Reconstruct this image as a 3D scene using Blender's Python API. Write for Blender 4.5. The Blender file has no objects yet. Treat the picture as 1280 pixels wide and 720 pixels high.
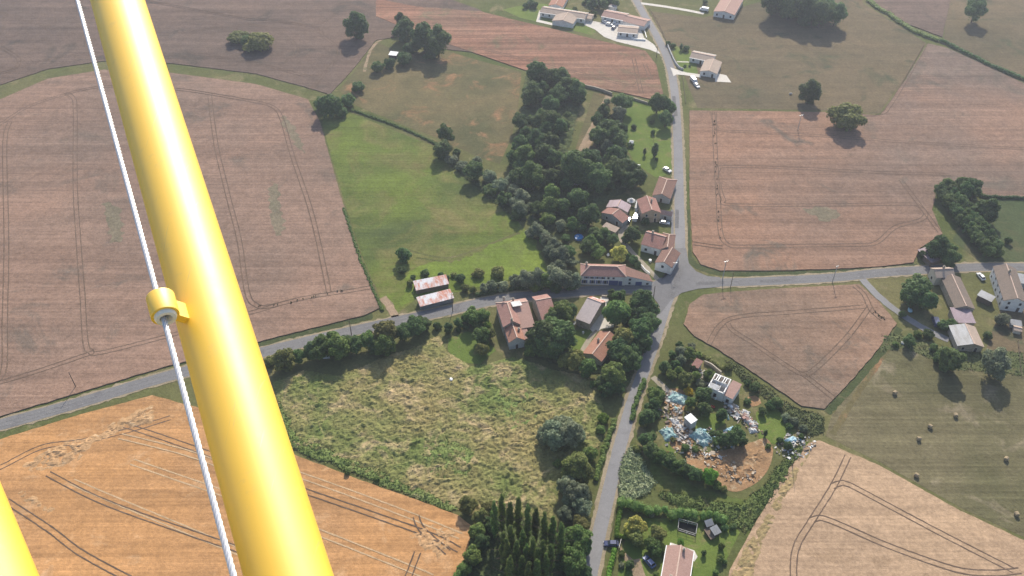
import bpy, bmesh, math, random
import numpy as np
from mathutils import Vector, Matrix, noise
R = math.radians
random.seed(7); np.random.seed(7)
SC = bpy.context.scene
COL = SC.collection

# ------------------------------------------------------------------ camera model
F, CH, PITCH = 1108.5, 228.0, R(42)
FWD = Vector((0, math.cos(PITCH), -math.sin(PITCH)))
UP = Vector((0, math.sin(PITCH), math.cos(PITCH)))
CAM = Vector((0, 0, CH))
def ray(px, py):
    return FWD*F + Vector((1, 0, 0))*(px-640) + UP*(360-py)
def P(px, py, z=0.0):                      # ground (or level z) point seen at a photo pixel
    d = ray(px, py); t = (z-CH)/d.z
    return Vector((t*d.x, t*d.y, z))
def PPM(px, py):                           # photo pixels per metre there
    return F/((P(px, py)-CAM).dot(FWD))

# ------------------------------------------------------------------ object helpers
def link(o, parent=None):
    COL.objects.link(o)
    if parent: o.parent = parent
    return o
def tag(o, label=None, cat=None, group=None, kind=None):
    if label: o['label'] = label
    if cat: o['category'] = cat
    if group: o['group'] = group
    if kind: o['kind'] = kind
    return o
def empty(name, loc, rz=0.0):
    o = bpy.data.objects.new(name, None); o.empty_display_size = .5
    o.location = loc; o.rotation_euler = (0, 0, rz)
    return link(o)
class MB:
    def __init__(s): s.v = []; s.f = []; s.m = []
    def add(s, vs, fs, mi=0):
        b = len(s.v); s.v += [tuple(v) for v in vs]
        s.f += [tuple(i+b for i in f) for f in fs]; s.m += [mi]*len(fs)
        return s
    def box(s, x0, y0, z0, x1, y1, z1, mi=0, M=None):
        vs = [Vector(c) for c in ((x0,y0,z0),(x1,y0,z0),(x1,y1,z0),(x0,y1,z0),(x0,y0,z1),(x1,y0,z1),(x1,y1,z1),(x0,y1,z1))]
        if M: vs = [M @ v for v in vs]
        return s.add(vs, [(3,2,1,0),(4,5,6,7),(0,1,5,4),(1,2,6,5),(2,3,7,6),(3,0,4,7)], mi)
    def bar(s, a, b, w, h=None, mi=0):
        a = Vector(a); b = Vector(b); h = h or w; d = (b-a); L = d.length; d.normalize()
        q = d.to_track_quat('Y', 'Z').to_matrix().to_4x4(); q.translation = a
        return s.box(-w/2, 0, -h/2, w/2, L, h/2, mi, q)
    def tube(s, pts, rads, n=10, mi=0, cap=True):
        pts = [Vector(p) for p in pts]; rings = []; vs = []
        ref = None
        for i, p in enumerate(pts):
            d = (pts[min(i+1, len(pts)-1)]-pts[max(i-1, 0)]).normalized()
            if ref is None:
                ref = d.orthogonal().normalized()
            ref = (ref-d*ref.dot(d)).normalized(); b = d.cross(ref)
            r = rads[i] if hasattr(rads, '__len__') else rads
            for k in range(n):
                a = 2*math.pi*k/n; vs.append(p+ref*math.cos(a)*r+b*math.sin(a)*r)
        fs = []
        for i in range(len(pts)-1):
            for k in range(n):
                fs.append((i*n+k, i*n+(k+1) % n, (i+1)*n+(k+1) % n, (i+1)*n+k))
        if cap: fs += [tuple(range(n-1, -1, -1)), tuple(range((len(pts)-1)*n, len(pts)*n))]
        return s.add(vs, fs, mi)
    def slab(s, quad, t, mi=0):            # a polygon thickened downwards
        n = len(quad); top = [Vector(q) for q in quad]; bot = [q-Vector((0, 0, t)) for q in top]
        fs = [tuple(range(n)), tuple(range(2*n-1, n-1, -1))]+[((i+1) % n, i, n+i, n+(i+1) % n) for i in range(n)]
        return s.add(top+bot, fs, mi)
    def build(s, name, mats, parent=None, smooth=False):
        me = bpy.data.meshes.new(name); me.from_pydata(s.v, [], s.f)
        for m in (mats if isinstance(mats, (list, tuple)) else [mats]): me.materials.append(m)
        if any(s.m): me.polygons.foreach_set('material_index', s.m)
        if smooth: me.polygons.foreach_set('use_smooth', [True]*len(s.f))
        me.update()
        return link(bpy.data.objects.new(name, me), parent)

# ------------------------------------------------------------------ materials
class NT:
    def __init__(s, name):
        s.m = bpy.data.materials.new(name); s.m.use_nodes = True; s.t = s.m.node_tree; s.t.nodes.clear()
        s.out = s.n('ShaderNodeOutputMaterial')
    def n(s, ty, **kw):
        o = s.t.nodes.new(ty)
        for k, v in kw.items(): setattr(o, k, v)
        return o
    def l(s, a, b): s.t.links.new(a, b)
    def val(s, sock, v):
        if hasattr(v, 'links') or isinstance(v, bpy.types.NodeSocket): s.l(v, sock)
        else: sock.default_value = v
    def noise(s, vec, scale, detail=3, rough=.55, dist=0):
        o = s.n('ShaderNodeTexNoise'); s.l(vec, o.inputs['Vector'])
        o.inputs['Scale'].default_value = scale; o.inputs['Detail'].default_value = detail
        o.inputs['Roughness'].default_value = rough; o.inputs['Distortion'].default_value = dist
        return o.outputs['Fac']
    def ramp(s, fac, a, b, lo=0.0, hi=1.0):
        o = s.n('ShaderNodeMapRange'); o.clamp = True
        s.l(fac, o.inputs[0]); o.inputs[1].default_value = a; o.inputs[2].default_value = b
        o.inputs[3].default_value = lo; o.inputs[4].default_value = hi
        return o.outputs[0]
    def mix(s, fac, a, b, mode='MIX'):
        o = s.n('ShaderNodeMix', data_type='RGBA', blend_type=mode)
        s.val(o.inputs[0], fac)
        for i, c in ((6, a), (7, b)):
            if isinstance(c, (tuple, list)): o.inputs[i].default_value = (*c[:3], 1)
            else: s.l(c, o.inputs[i])
        return o.outputs[2]
    def gain(s, col, fac):                 # multiply colour by a scalar socket
        o = s.n('ShaderNodeVectorMath', operation='SCALE'); s.l(col, o.inputs[0]); s.val(o.inputs['Scale'], fac)
        return o.outputs[0]
    def mapping(s, vec, rot=0, sc=(1, 1, 1)):
        o = s.n('ShaderNodeMapping'); s.l(vec, o.inputs[0]); o.inputs['Rotation'].default_value = (0, 0, rot); o.inputs['Scale'].default_value = sc
        return o.outputs[0]
    def bsdf(s, col, rough=.9, metal=0, bump=None, bstr=.4, bdist=.2, spec=.25):
        b = s.n('ShaderNodeBsdfPrincipled')
        if isinstance(col, (tuple, list)): b.inputs['Base Color'].default_value = (*col[:3], 1)
        else: s.l(col, b.inputs['Base Color'])
        s.val(b.inputs['Roughness'], rough); s.val(b.inputs['Metallic'], metal)
        b.inputs['Specular IOR Level'].default_value = spec
        if bump is not None:
            u = s.n('ShaderNodeBump'); u.inputs['Strength'].default_value = bstr; u.inputs['Distance'].default_value = bdist
            s.l(bump, u.inputs['Height']); s.l(u.outputs[0], b.inputs['Normal'])
        s.l(b.outputs[0], s.out.inputs[0])
        return b
def pos(t): return t.n('ShaderNodeNewGeometry').outputs['Position']

def ground_mat(name, c1, c2, c3, big=.018, mid=.09, fine=1.1, rows=None, rowamt=.14, bstr=.5, p3=(.56, .66), fineamt=.3, spec=.05):
    t = NT(name); p = pos(t)
    a = t.noise(p, big, 4, .6, .4); col = t.mix(t.ramp(a, .36, .64), c1, c2)
    b = t.noise(p, mid, 6, .65, .8); col = t.mix(t.ramp(b, *p3), col, c3)
    f = t.noise(p, fine, 4, .75); g = t.noise(p, fine*.22, 4, .7, .3)
    v = t.n('ShaderNodeMath', operation='MULTIPLY')
    t.l(t.ramp(f, .25, .75, 1-fineamt, 1+fineamt), v.inputs[0]); t.l(t.ramp(g, .3, .7, 1-fineamt*.5, 1+fineamt*.5), v.inputs[1])
    fac = v.outputs[0]; h = f
    if rows is not None:
        r = t.noise(t.mapping(p, rows, (.022, 1.15, 1)), 1.0, 3, .6); r2 = t.noise(t.mapping(p, rows, (.006, .17, 1)), 1.0, 3, .6)
        for rr, am in ((r, rowamt), (r2, rowamt)):
            w = t.n('ShaderNodeMath', operation='MULTIPLY'); t.l(fac, w.inputs[0]); t.l(t.ramp(rr, .3, .7, 1-am, 1+am), w.inputs[1]); fac = w.outputs[0]
    t.bsdf(t.gain(col, fac), .95, bump=h, bstr=bstr, bdist=.35, spec=spec)
    return t.m

def plain(name, col, rough=.7, metal=0, var=.18, scale=1.5, spec=.3, stain=None, sc2=.5):
    t = NT(name); p = pos(t)
    n = t.noise(p, scale, 4, .65); c = t.mix(0.0, col, col)
    if stain: c = t.mix(t.ramp(t.noise(p, sc2, 5, .7, .5), .48, .66), col, stain)
    t.bsdf(t.gain(c, t.ramp(n, .25, .75, 1-var, 1+var)), rough, metal, spec=spec)
    return t.m

def tile_mat(name, c1, c2, c3):
    t = NT(name); oc = t.n('ShaderNodeTexCoord').outputs['Object']; p = pos(t)
    n1 = t.noise(p, .5, 5, .75, .5); n2 = t.noise(p, 2.6, 3, .8)
    c = t.mix(t.ramp(n1, .38, .62), c1, c2); c = t.mix(t.ramp(n2, .5, .68), c, c3)
    w = t.n('ShaderNodeTexWave', wave_type='BANDS', bands_direction='X'); t.l(oc, w.inputs['Vector']); w.inputs['Scale'].default_value = 1.3; w.inputs['Distortion'].default_value = .6
    f = t.noise(p, 5, 2, .7)
    t.bsdf(t.gain(c, t.ramp(f, .2, .8, .72, 1.28)), .85, bump=w.outputs['Fac'], bstr=.35, bdist=.08, spec=.2)
    return t.m

def tin_mat(name, base, rust, lo, hi, along=.25, metal=.25):
    t = NT(name); oc = t.n('ShaderNodeTexCoord').outputs['Object']
    n = t.noise(t.mapping(oc, 0, (.33, along*.55, 1)), 1.0, 5, .7, .3)
    n2 = t.noise(t.mapping(oc, 0, (1.1, .25, 1)), 1.0, 2, .6)
    ad = t.n('ShaderNodeMath', operation='MULTIPLY_ADD'); t.l(n2, ad.inputs[0]); ad.inputs[1].default_value = .35; t.l(n, ad.inputs[2])
    c = t.mix(t.ramp(ad.outputs[0], lo, hi), base, rust)
    w = t.n('ShaderNodeTexWave', bands_direction='X'); t.l(oc, w.inputs['Vector']); w.inputs['Scale'].default_value = 2.2
    t.bsdf(t.gain(c, t.ramp(t.noise(oc, 2.5, 3, .7), .25, .75, .82, 1.18)), .55, metal, bump=w.outputs['Fac'], bstr=.3, bdist=.05)
    return t.m

def leaf_mat(name, c1, c2, hue=.022, trans=.5, val=.28, patch=1.6):
    t = NT(name); p = pos(t); oi = t.n('ShaderNodeObjectInfo')
    n = t.noise(p, .35*patch, 4, .6); n2 = t.noise(p, 1.7, 2, .6)
    c = t.mix(t.ramp(n, .35, .65), c1, c2)
    c = t.gain(c, t.ramp(n2, .3, .7, .6, 1.45))
    hs = t.n('ShaderNodeHueSaturation')
    t.l(t.ramp(oi.outputs['Random'], 0, 1, .5-hue, .5+hue), hs.inputs['Hue'])
    mu = t.n('ShaderNodeMath', operation='MULTIPLY'); t.l(oi.outputs['Random'], mu.inputs[0]); mu.inputs[1].default_value = 7.31
    fr = t.n('ShaderNodeMath', operation='FRACT'); t.l(mu.outputs[0], fr.inputs[0])
    t.l(t.ramp(fr.outputs[0], 0, 1, 1-val, 1+val), hs.inputs['Value']); t.l(c, hs.inputs['Color'])
    b = t.bsdf(hs.outputs[0], .62, spec=.25)
    tr = t.n('ShaderNodeBsdfTranslucent'); t.l(hs.outputs[0], tr.inputs[0])
    ms = t.n('ShaderNodeMixShader'); ms.inputs[0].default_value = trans
    t.l(b.outputs[0], ms.inputs[1]); t.l(tr.outputs[0], ms.inputs[2]); t.l(ms.outputs[0], t.out.inputs[0])
    return t.m

M = {}
M['grass'] = ground_mat('grass_ground', (.085, .105, .034), (.15, .14, .062), (.19, .165, .085), .012, .07, .9)
M['meadow'] = ground_mat('meadow_grass', (.075, .098, .034), (.135, .175, .036), (.17, .155, .06), .016, .045, .8, rows=R(25), rowamt=.12, p3=(.47, .66))
M['drymeadow'] = ground_mat('dry_meadow', (.095, .095, .046), (.16, .13, .066), (.25, .15, .08), .024, .06, .8, rows=R(-30), rowamt=.06)
M['olive'] = ground_mat('olive_pasture', (.112, .096, .058), (.17, .13, .078), (.078, .084, .046), .012, .05, .8, rows=R(10), rowamt=.1)  # browner and darker: dulling by the canopy reflection is put into the colour
M['hay'] = ground_mat('hay_meadow', (.115, .108, .056), (.165, .142, .082), (.215, .182, .118), .016, .06, .9, rows=R(-24), rowamt=.2)
M['lawn'] = ground_mat('lawn', (.10, .15, .034), (.14, .185, .045), (.18, .175, .07), .05, .15, 1.2, fineamt=.2)
M['wheat_l'] = ground_mat('wheat_rose', (.285, .182, .132), (.20, .142, .11), (.165, .125, .098), .009, .035, 1.0, rows=R(88), rowamt=.15)
M['wheat_t'] = ground_mat('wheat_dusk', (.125, .095, .078), (.165, .117, .092), (.095, .078, .064), .012, .04, 1.0, rows=R(-14), rowamt=.17)  # dimming by the aircraft canopy put into a darker crop colour
M['wheat_r'] = ground_mat('wheat_red', (.27, .14, .094), (.215, .132, .092), (.165, .13, .08), .014, .05, 1.0, rows=R(-16), rowamt=.3)
M['wheat_e'] = ground_mat('wheat_east', (.29, .17, .113), (.18, .135, .108), (.14, .115, .09), .007, .03, 1.0, rows=R(0), rowamt=.15)
M['wheat_v'] = ground_mat('wheat_triangle', (.265, .17, .118), (.19, .138, .103), (.165, .125, .095), .016, .06, 1.0, rows=R(60), rowamt=.13)
M['wheat_s'] = ground_mat('wheat_pale', (.42, .29, .185), (.38, .265, .175), (.34, .235, .15), .016, .07, 1.1, rows=R(-33), rowamt=.13)
M['wheat_g'] = ground_mat('wheat_gold', (.47, .25, .105), (.41, .23, .11), (.50, .30, .155), .016, .09, 1.1, rows=R(-22), rowamt=.17, fineamt=.26)
M['lodged'] = ground_mat('lodged_wheat', (.47, .29, .15), (.40, .25, .13), (.53, .38, .23), .05, .3, 1.2, fineamt=.4)
M['margin'] = ground_mat('wheat_margin', (.34, .25, .13), (.28, .215, .11), (.20, .185, .085), .05, .3, 1.2, fineamt=.4)
M['rough'] = ground_mat('rough_grass', (.14, .175, .055), (.29, .235, .105), (.42, .32, .18), .026, .10, 1.3, p3=(.50, .68), fineamt=.42, bstr=.8)
M['bramble'] = ground_mat('bramble_green', (.16, .215, .066), (.21, .255, .085), (.30, .28, .135), .06, .25, 1.3, fineamt=.34)
M['maize'] = ground_mat('pale_leafy', (.26, .31, .16), (.33, .37, .21), (.45, .45, .30), .08, .35, 1.8, fineamt=.5)
M['soil'] = ground_mat('bare_soil', (.34, .20, .105), (.28, .18, .10), (.40, .30, .19), .06, .25, 1.4, fineamt=.35)
M['tram'] = ground_mat('wheel_track', (.125, .09, .066), (.155, .11, .08), (.18, .13, .095), .05, .2, 2, fineamt=.3)
M['strawline'] = ground_mat('straw_line', (.52, .37, .22), (.47, .33, .2), (.42, .3, .18), .05, .2, 2)
M['asphalt'] = ground_mat('asphalt', (.165, .162, .165), (.20, .195, .195), (.145, .14, .145), .03, .12, 2.2, fineamt=.14, bstr=.15, spec=.2)
M['asphalt2'] = ground_mat('asphalt_pale', (.225, .221, .226), (.25, .245, .248), (.20, .197, .20), .03, .12, 2.2, fineamt=.12, bstr=.15, spec=.2)
M['repair'] = ground_mat('road_repair', (.15, .147, .148), (.165, .162, .163), (.18, .175, .175), .1, .4, 2)
M['worn'] = ground_mat('worn_asphalt', (.205, .20, .20), (.195, .192, .19), (.18, .177, .177), .03, .12, 1.8)
M['lush'] = ground_mat('lush_meadow', (.13, .178, .034), (.165, .215, .04), (.135, .16, .048), .03, .09, .8, rows=R(25), rowamt=.1, p3=(.52, .68))
M['ditch2'] = ground_mat('shady_meadow', (.058, .082, .036), (.08, .098, .045), (.11, .105, .055), .02, .07, 1.0)  # dark green grass of the small right meadow
M['scrub2'] = ground_mat('scrub_green', (.10, .14, .045), (.14, .175, .06), (.19, .18, .08), .06, .25, 1.3, fineamt=.36)
M['scrub'] = ground_mat('scrub', (.085, .105, .045), (.12, .135, .06), (.17, .155, .08), .06, .25, 1.3, fineamt=.36)
M['shoulder'] = ground_mat('gravel_shoulder', (.33, .27, .19), (.27, .225, .15), (.17, .16, .085), .06, .3, 2.5, fineamt=.3)
M['lane'] = ground_mat('gravel_lane', (.37, .325, .255), (.32, .28, .215), (.25, .22, .15), .08, .3, 2.5, fineamt=.2)
M['concrete'] = ground_mat('pale_concrete', (.62, .58, .52), (.56, .53, .48), (.48, .45, .41), .06, .3, 2.0, fineamt=.1, bstr=.1)
M['dirt_path'] = ground_mat('dirt_path', (.33, .24, .165), (.28, .215, .145), (.16, .15, .08), .06, .25, 2.0)

M['tile_pink'] = tile_mat('roof_tile_pink', (.34, .17, .138), (.26, .138, .115), (.41, .265, .215))
M['tile_brown'] = tile_mat('roof_tile_brown', (.23, .13, .10), (.18, .11, .09), (.30, .19, .15))
M['tile_orange'] = tile_mat('roof_tile_orange', (.38, .185, .125), (.31, .155, .11), (.42, .27, .2))
M['tile_tan'] = tile_mat('roof_tile_tan', (.42, .33, .265), (.36, .28, .225), (.45, .37, .31))
M['tile_rose'] = tile_mat('roof_tile_rose', (.42, .265, .22), (.37, .235, .195), (.46, .31, .26))
M['tile_barn'] = tile_mat('roof_tile_barn', (.21, .165, .135), (.165, .135, .115), (.26, .2, .16))
M['tile_farm'] = tile_mat('roof_tile_farm', (.37, .20, .165), (.29, .16, .135), (.43, .285, .235))
M['ridge'] = plain('ridge_mortar', (.56, .42, .34), .9, var=.25)
M['slate'] = tin_mat('grey_sheet_roof', (.46, .395, .38), (.36, .31, .30), .5, .9)
M['tin_rust'] = tin_mat('rusty_tin', (.38, .39, .43), (.30, .13, .095), .63, .80)
M['tin_purple'] = tin_mat('purple_tin', (.30, .24, .27), (.22, .17, .18), .6, .9)
M['tin_red'] = tin_mat('patched_tiles', (.42, .15, .095), (.62, .60, .58), .66, .72)
M['tin_grey'] = tin_mat('grey_tin', (.27, .28, .30), (.2, .2, .2), .62, .85)
M['wall_white'] = plain('white_render', (.78, .76, .73), .9, stain=(.64, .61, .57), var=.08)
M['wall_cream'] = plain('cream_render', (.62, .56, .47), .9, stain=(.48, .42, .34), var=.1)
M['wall_stone'] = plain('rubble_stone', (.42, .37, .30), .95, stain=(.29, .25, .2), var=.25, sc2=.8)
M['wall_grey'] = plain('grey_render', (.44, .44, .43), .95, stain=(.33, .33, .32), var=.14)
M['wall_tan'] = plain('tan_render', (.42, .33, .24), .95, stain=(.32, .25, .18), var=.15)
M['pane'] = plain('window_pane', (.02, .025, .03), .12, spec=.6)
M['frame'] = plain('window_frame', (.62, .61, .59), .6)
M['blue'] = plain('blue_paint', (.045, .085, .24), .6)
M['wood'] = plain('weathered_wood', (.17, .13, .10), .9, var=.25)
M['darkwood'] = plain('dark_wood', (.07, .055, .045), .9, var=.25)
M['white'] = plain('white_paint', (.80, .80, .79), .5, var=.05)
M['red'] = plain('red_paint', (.50, .05, .03), .5)
M['tarp'] = plain('turquoise_tarp', (.24, .39, .39), .5, var=.3, stain=(.46, .52, .5), sc2=.6)
M['tarp_pale'] = plain('pale_blue_tarp', (.34, .52, .60), .5, var=.2, stain=(.5, .62, .66), sc2=.6)
M['sheet'] = plain('white_sheeting', (.55, .55, .54), .6, var=.2, stain=(.36, .34, .32), sc2=.8)
M['rubble'] = plain('rubble', (.44, .37, .29), .95, var=.35, stain=(.3, .24, .18), sc2=.9)
M['scrap'] = plain('scrap_grey', (.24, .23, .22), .8, var=.4, stain=(.42, .4, .38), sc2=.9)
M['pool'] = plain('pool_water', (.06, .26, .55), .1, var=.15, spec=.5)
M['pool_wall'] = plain('pool_wall', (.10, .24, .62), .5)
M['straw'] = plain('bale_straw', (.34, .265, .165), .95, var=.3, scale=4)
M['pole_wood'] = plain('pole_wood', (.16, .125, .10), .9)
M['concrete_post'] = plain('concrete_post', (.42, .41, .39), .9)
M['steel'] = plain('galvanised', (.5, .5, .5), .45, .7)
M['tyre'] = plain('rubber', (.02, .02, .02), .8)
M['bark'] = plain('bark', (.13, .10, .075), .95, var=.3)
M['netting'] = plain('dark_netting', (.012, .014, .013), .9)  # net darkened to near black: the hedge's shade is put into its colour
def paint(name, c): 
    t = NT(name); b = t.bsdf(c, .3, spec=.5); b.inputs['Coat Weight'].default_value = .6; b.inputs['Coat Roughness'].default_value = .08
    return t.m
M['car_white'] = paint('car_white', (.78, .78, .78)); M['car_navy'] = paint('car_navy', (.025, .04, .12))
M['car_blue'] = paint('car_blue', (.05, .10, .26)); M['car_silver'] = paint('car_silver', (.36, .40, .46))

L = {}
L['dark'] = leaf_mat('leaf_dark', (.088, .155, .056), (.15, .225, .074))
L['mid'] = leaf_mat('leaf_mid', (.125, .21, .056), (.20, .275, .075))
L['olive'] = leaf_mat('leaf_olive', (.18, .205, .06), (.26, .265, .085))
L['grey'] = leaf_mat('leaf_grey', (.19, .235, .14), (.28, .32, .20))
L['yellow'] = leaf_mat('leaf_yellow', (.40, .42, .09), (.52, .50, .14))
L['gold'] = leaf_mat('leaf_gold', (.66, .42, .03), (.74, .50, .05))
L['bright'] = leaf_mat('leaf_bright', (.15, .27, .035), (.20, .33, .05))
L['poplar'] = leaf_mat('leaf_poplar', (.12, .195, .05), (.21, .275, .078))
COLNAME = dict(dark='dark green', mid='mid green', olive='olive green', grey='grey green', yellow='yellow green', gold='golden yellow', bright='bright green', poplar='deep green')

# ------------------------------------------------------------------ ground sheets
def catmull(pts, step, closed=False):
    n = len(pts); out = []
    for i in range(n if closed else n-1):
        g = lambda k: pts[k % n] if closed else pts[min(max(k, 0), n-1)]
        p0, p1, p2, p3 = g(i-1), g(i), g(i+1), g(i+2)
        k = max(1, int((p2-p1).length/step))
        for j in range(k):
            t = j/k
            out.append(.5*((2*p1)+(p2-p0)*t+(2*p0-5*p1+4*p2-p3)*t*t+(3*p1-p0-3*p2+p3)*t**3))
    if not closed: out.append(pts[-1].copy())
    return out
def wob(v, amp, sc=.35):
    return v+Vector((noise.noise(v*sc), noise.noise(v*sc+Vector((31, 7, 3))), 0))*amp
def subdiv(pts, step):
    out = []
    for i, a in enumerate(pts):
        b = pts[(i+1) % len(pts)]; k = max(1, int((b-a).length/step))
        out += [a.lerp(b, j/k) for j in range(k)]
    return out
def sheet(name, px, z, mat, smooth=False, jit=.3, skirt=0.0, kind='structure', step=1.6):
    pts = [P(x, y, z) for x, y in px]
    pts = catmull(pts, step, True) if smooth else subdiv(pts, step)
    if jit: pts = [wob(p, jit) for p in pts]
    bm = bmesh.new(); vs = [bm.verts.new(p) for p in pts]
    f = bm.faces.new(vs)
    bmesh.ops.recalc_face_normals(bm, faces=[f])
    if f.normal.z < 0: f.normal_flip()
    bmesh.ops.triangulate(bm, faces=[f])
    if skirt:
        n = len(vs); lo = [bm.verts.new((p.x, p.y, z-skirt)) for p in pts]
        for i in range(n): bm.faces.new((vs[i], lo[i], lo[(i+1) % n], vs[(i+1) % n]))
    me = bpy.data.meshes.new(name); bm.to_mesh(me); bm.free(); me.materials.append(mat)
    o = link(bpy.data.objects.new(name, me)); o['kind'] = kind
    return o
def ribbon_pts(pts, w, off=0.0):
    l, r = [], []
    for i, p in enumerate(pts):
        d = (pts[min(i+1, len(pts)-1)]-pts[max(i-1, 0)]); d.z = 0; d.normalize()
        nn = Vector((-d.y, d.x, 0)); ww = w[i] if hasattr(w, '__len__') else w
        l.append(p+nn*(off+ww/2)); r.append(p+nn*(off-ww/2))
    return l, r
def ribbon(name, px, w, z, mat, off=0.0, jit=0.0, step=1.5, smooth=True, mb=None):
    pts = [P(x, y, z) for x, y in px]
    pts = catmull(pts, step) if smooth else pts
    l, r = ribbon_pts(pts, w, off)
    if jit: l = [wob(p, jit, .8) for p in l]; r = [wob(p+Vector((50, 0, 0)), jit, .8)-Vector((50, 0, 0)) for p in r]
    own = mb is None; mb = mb or MB(); n = len(pts)
    mb.add(l+r, [(i, n+i, n+i+1, i+1) for i in range(n-1)])
    if own:
        o = mb.build(name, mat); o['kind'] = 'structure'; return o

def inpoly(X, Y, poly):
    ins = np.zeros(X.shape, bool); n = len(poly)
    for i in range(n):
        x0, y0 = poly[i].x, poly[i].y; x1, y1 = poly[(i+1) % n].x, poly[(i+1) % n].y
        if y0 == y1: continue
        c = ((y0 > Y) != (y1 > Y)) & (X < (x1-x0)*(Y-y0)/(y1-y0)+x0)
        ins ^= c
    return ins
def edgedist(X, Y, poly):
    D = np.full(X.shape, 1e9); n = len(poly)
    for i in range(n):
        ax, ay = poly[i].x, poly[i].y; bx, by = poly[(i+1) % n].x, poly[(i+1) % n].y
        dx, dy = bx-ax, by-ay; q = dx*dx+dy*dy+1e-9
        t = np.clip(((X-ax)*dx+(Y-ay)*dy)/q, 0, 1)
        D = np.minimum(D, np.hypot(X-ax-t*dx, Y-ay-t*dy))
    return D
def rough_patch(name, px, step, hf, mat, z0=.1, taper=3.0, tufts=0, tuftm=None, kind='stuff'):
    poly = [wob(p, 1.2, .2) for p in subdiv([P(x, y, 0) for x, y in px], 3)]
    xs = np.arange(min(p.x for p in poly), max(p.x for p in poly), step); ys = np.arange(min(p.y for p in poly), max(p.y for p in poly), step)
    X, Y = np.meshgrid(xs, ys, indexing='ij')
    X = X+np.random.uniform(-.25, .25, X.shape)*step; Y = Y+np.random.uniform(-.25, .25, Y.shape)*step
    ins = inpoly(X, Y, poly); D = edgedist(X, Y, poly)
    idx = -np.ones(X.shape, int); vs = []
    for i, j in zip(*np.nonzero(ins)):
        idx[i, j] = len(vs); x, y = X[i, j], Y[i, j]
        vs.append((x, y, z0+hf(x, y)*min(1, D[i, j]/taper)))
    fs = []
    for i in range(X.shape[0]-1):
        for j in range(X.shape[1]-1):
            q = (idx[i, j], idx[i+1, j], idx[i+1, j+1], idx[i, j+1])
            if min(q) >= 0: fs.append(q)
    me = bpy.data.meshes.new(name); me.from_pydata(vs, [], fs); me.materials.append(mat)
    if tufts:
        bm = bmesh.new(); bm.from_mesh(me)
        for k in range(tufts):
            x, y, z = vs[random.randrange(len(vs))]; a = random.random()*6.283; s = random.uniform(.2, .5)
            u = Vector((math.cos(a), math.sin(a), 0))*s; h = Vector((random.uniform(-.5, .5), random.uniform(-.5, .5), random.uniform(.15, .6)))*s*1.2
            c = Vector((x+random.uniform(-.4, .4), y+random.uniform(-.4, .4), z-.05))
            f = bm.faces.new([bm.verts.new(c-u*.6), bm.verts.new(c+u*.6), bm.verts.new(c+u*.35+h), bm.verts.new(c-u*.35+h)])
            if tuftm: f.material_index = 1
        bm.to_mesh(me); bm.free()
        if tuftm: me.materials.append(tuftm)
    o = link(bpy.data.objects.new(name, me)); o['kind'] = kind
    return o
def clumps(sc, amp, seed=0.0, warp=.8, small=.3):
    def f(x, y):
        v = Vector((x/sc+seed, y/sc, seed*1.7)); v += Vector((noise.noise(v*.6), noise.noise(v*.6+Vector((9, 2, 5))), 0))*warp
        d = noise.voronoi(v)[0][0]
        return amp*max(0, 1-d*1.15)*(.6+.8*abs(noise.noise(v*.35)+.3))+small*noise.noise(Vector((x*1.1, y*1.1, seed)))
    return f

# base sheet: one ground reaching past the horizon of the view
mb = MB(); mb.add([(-3000, -1500, 0), (3000, -1500, 0), (3000, 4500, 0), (-3000, 4500, 0)], [(0, 1, 2, 3)])
tag(mb.build('ground', M['grass']), kind='structure')

WH = .38                                    # standing wheat
F1 = [(-200,170),(0,124),(60,98),(130,87),(215,91),(320,105),(385,124),(400,152),(425,242),(450,320),(476,384),(455,394),(330,425),(200,460),(0,520),(-200,575)]
F2 = [(-260,108),(0,106),(60,86),(130,76),(215,79),(320,92),(390,111),(412,118),(440,88),(470,50),(520,42),(545,60),(590,65),(620,30),(600,12),(560,-2),(480,-30),(480,-130),(-400,-130)]
F3 = [(470,-2),(520,8),(600,14),(640,24),(700,38),(760,53),(806,63),(820,80),(829,117),(815,124),(780,116),(735,107),(690,94),(655,87),(590,65),(520,41),(470,20)]
F5 = [(862,138),(960,139),(1040,140),(1100,144),(1130,102),(1160,54),(1185,60),(1280,104),(1420,160),(1420,250),(1280,248),(1228,245),(1190,235),(1172,236),(1165,262),(1178,292),(1150,310),(1142,328),(1100,333),(1040,336),(970,338),(900,338),(876,330),(866,314),(862,250)]
F6 = [(1078,-60),(1190,-60),(1188,0),(1178,46),(1135,30),(1085,0)]
F7 = [(862,380),(880,368),(920,364),(1000,359),(1074,355),(1100,378),(1121,404),(1098,436),(1060,480),(1030,511),(1002,507),(960,478),(900,438),(868,420),(855,405)]
F8 = [(1024,550),(1100,582),(1200,638),(1290,680),(1500,780),(1500,880),(880,880),(912,712),(938,665),(972,606),(1010,554)]
F9 = [(-220,600),(0,549),(100,518),(190,494),(250,510),(370,569),(440,596),(520,624),(572,644),(590,658),(584,690),(568,730),(540,840),(-220,860)]
sheet('wheat_field', F1, WH, M['wheat_l'], skirt=.45)
sheet('wheat_field', F2, WH-.1, M['wheat_t'], skirt=.4)
sheet('wheat_field', F3, WH, M['wheat_r'], skirt=.45)
sheet('wheat_field', F5, WH, M['wheat_e'], skirt=.45)
sheet('wheat_field', F6, WH, M['wheat_t'], skirt=.45)
sheet('wheat_field', F7, WH, M['wheat_v'], skirt=.45)
sheet('wheat_field', F8, WH, M['wheat_s'], skirt=.45)
sheet('wheat_field', F9, WH, M['wheat_g'], skirt=.45)
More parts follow.
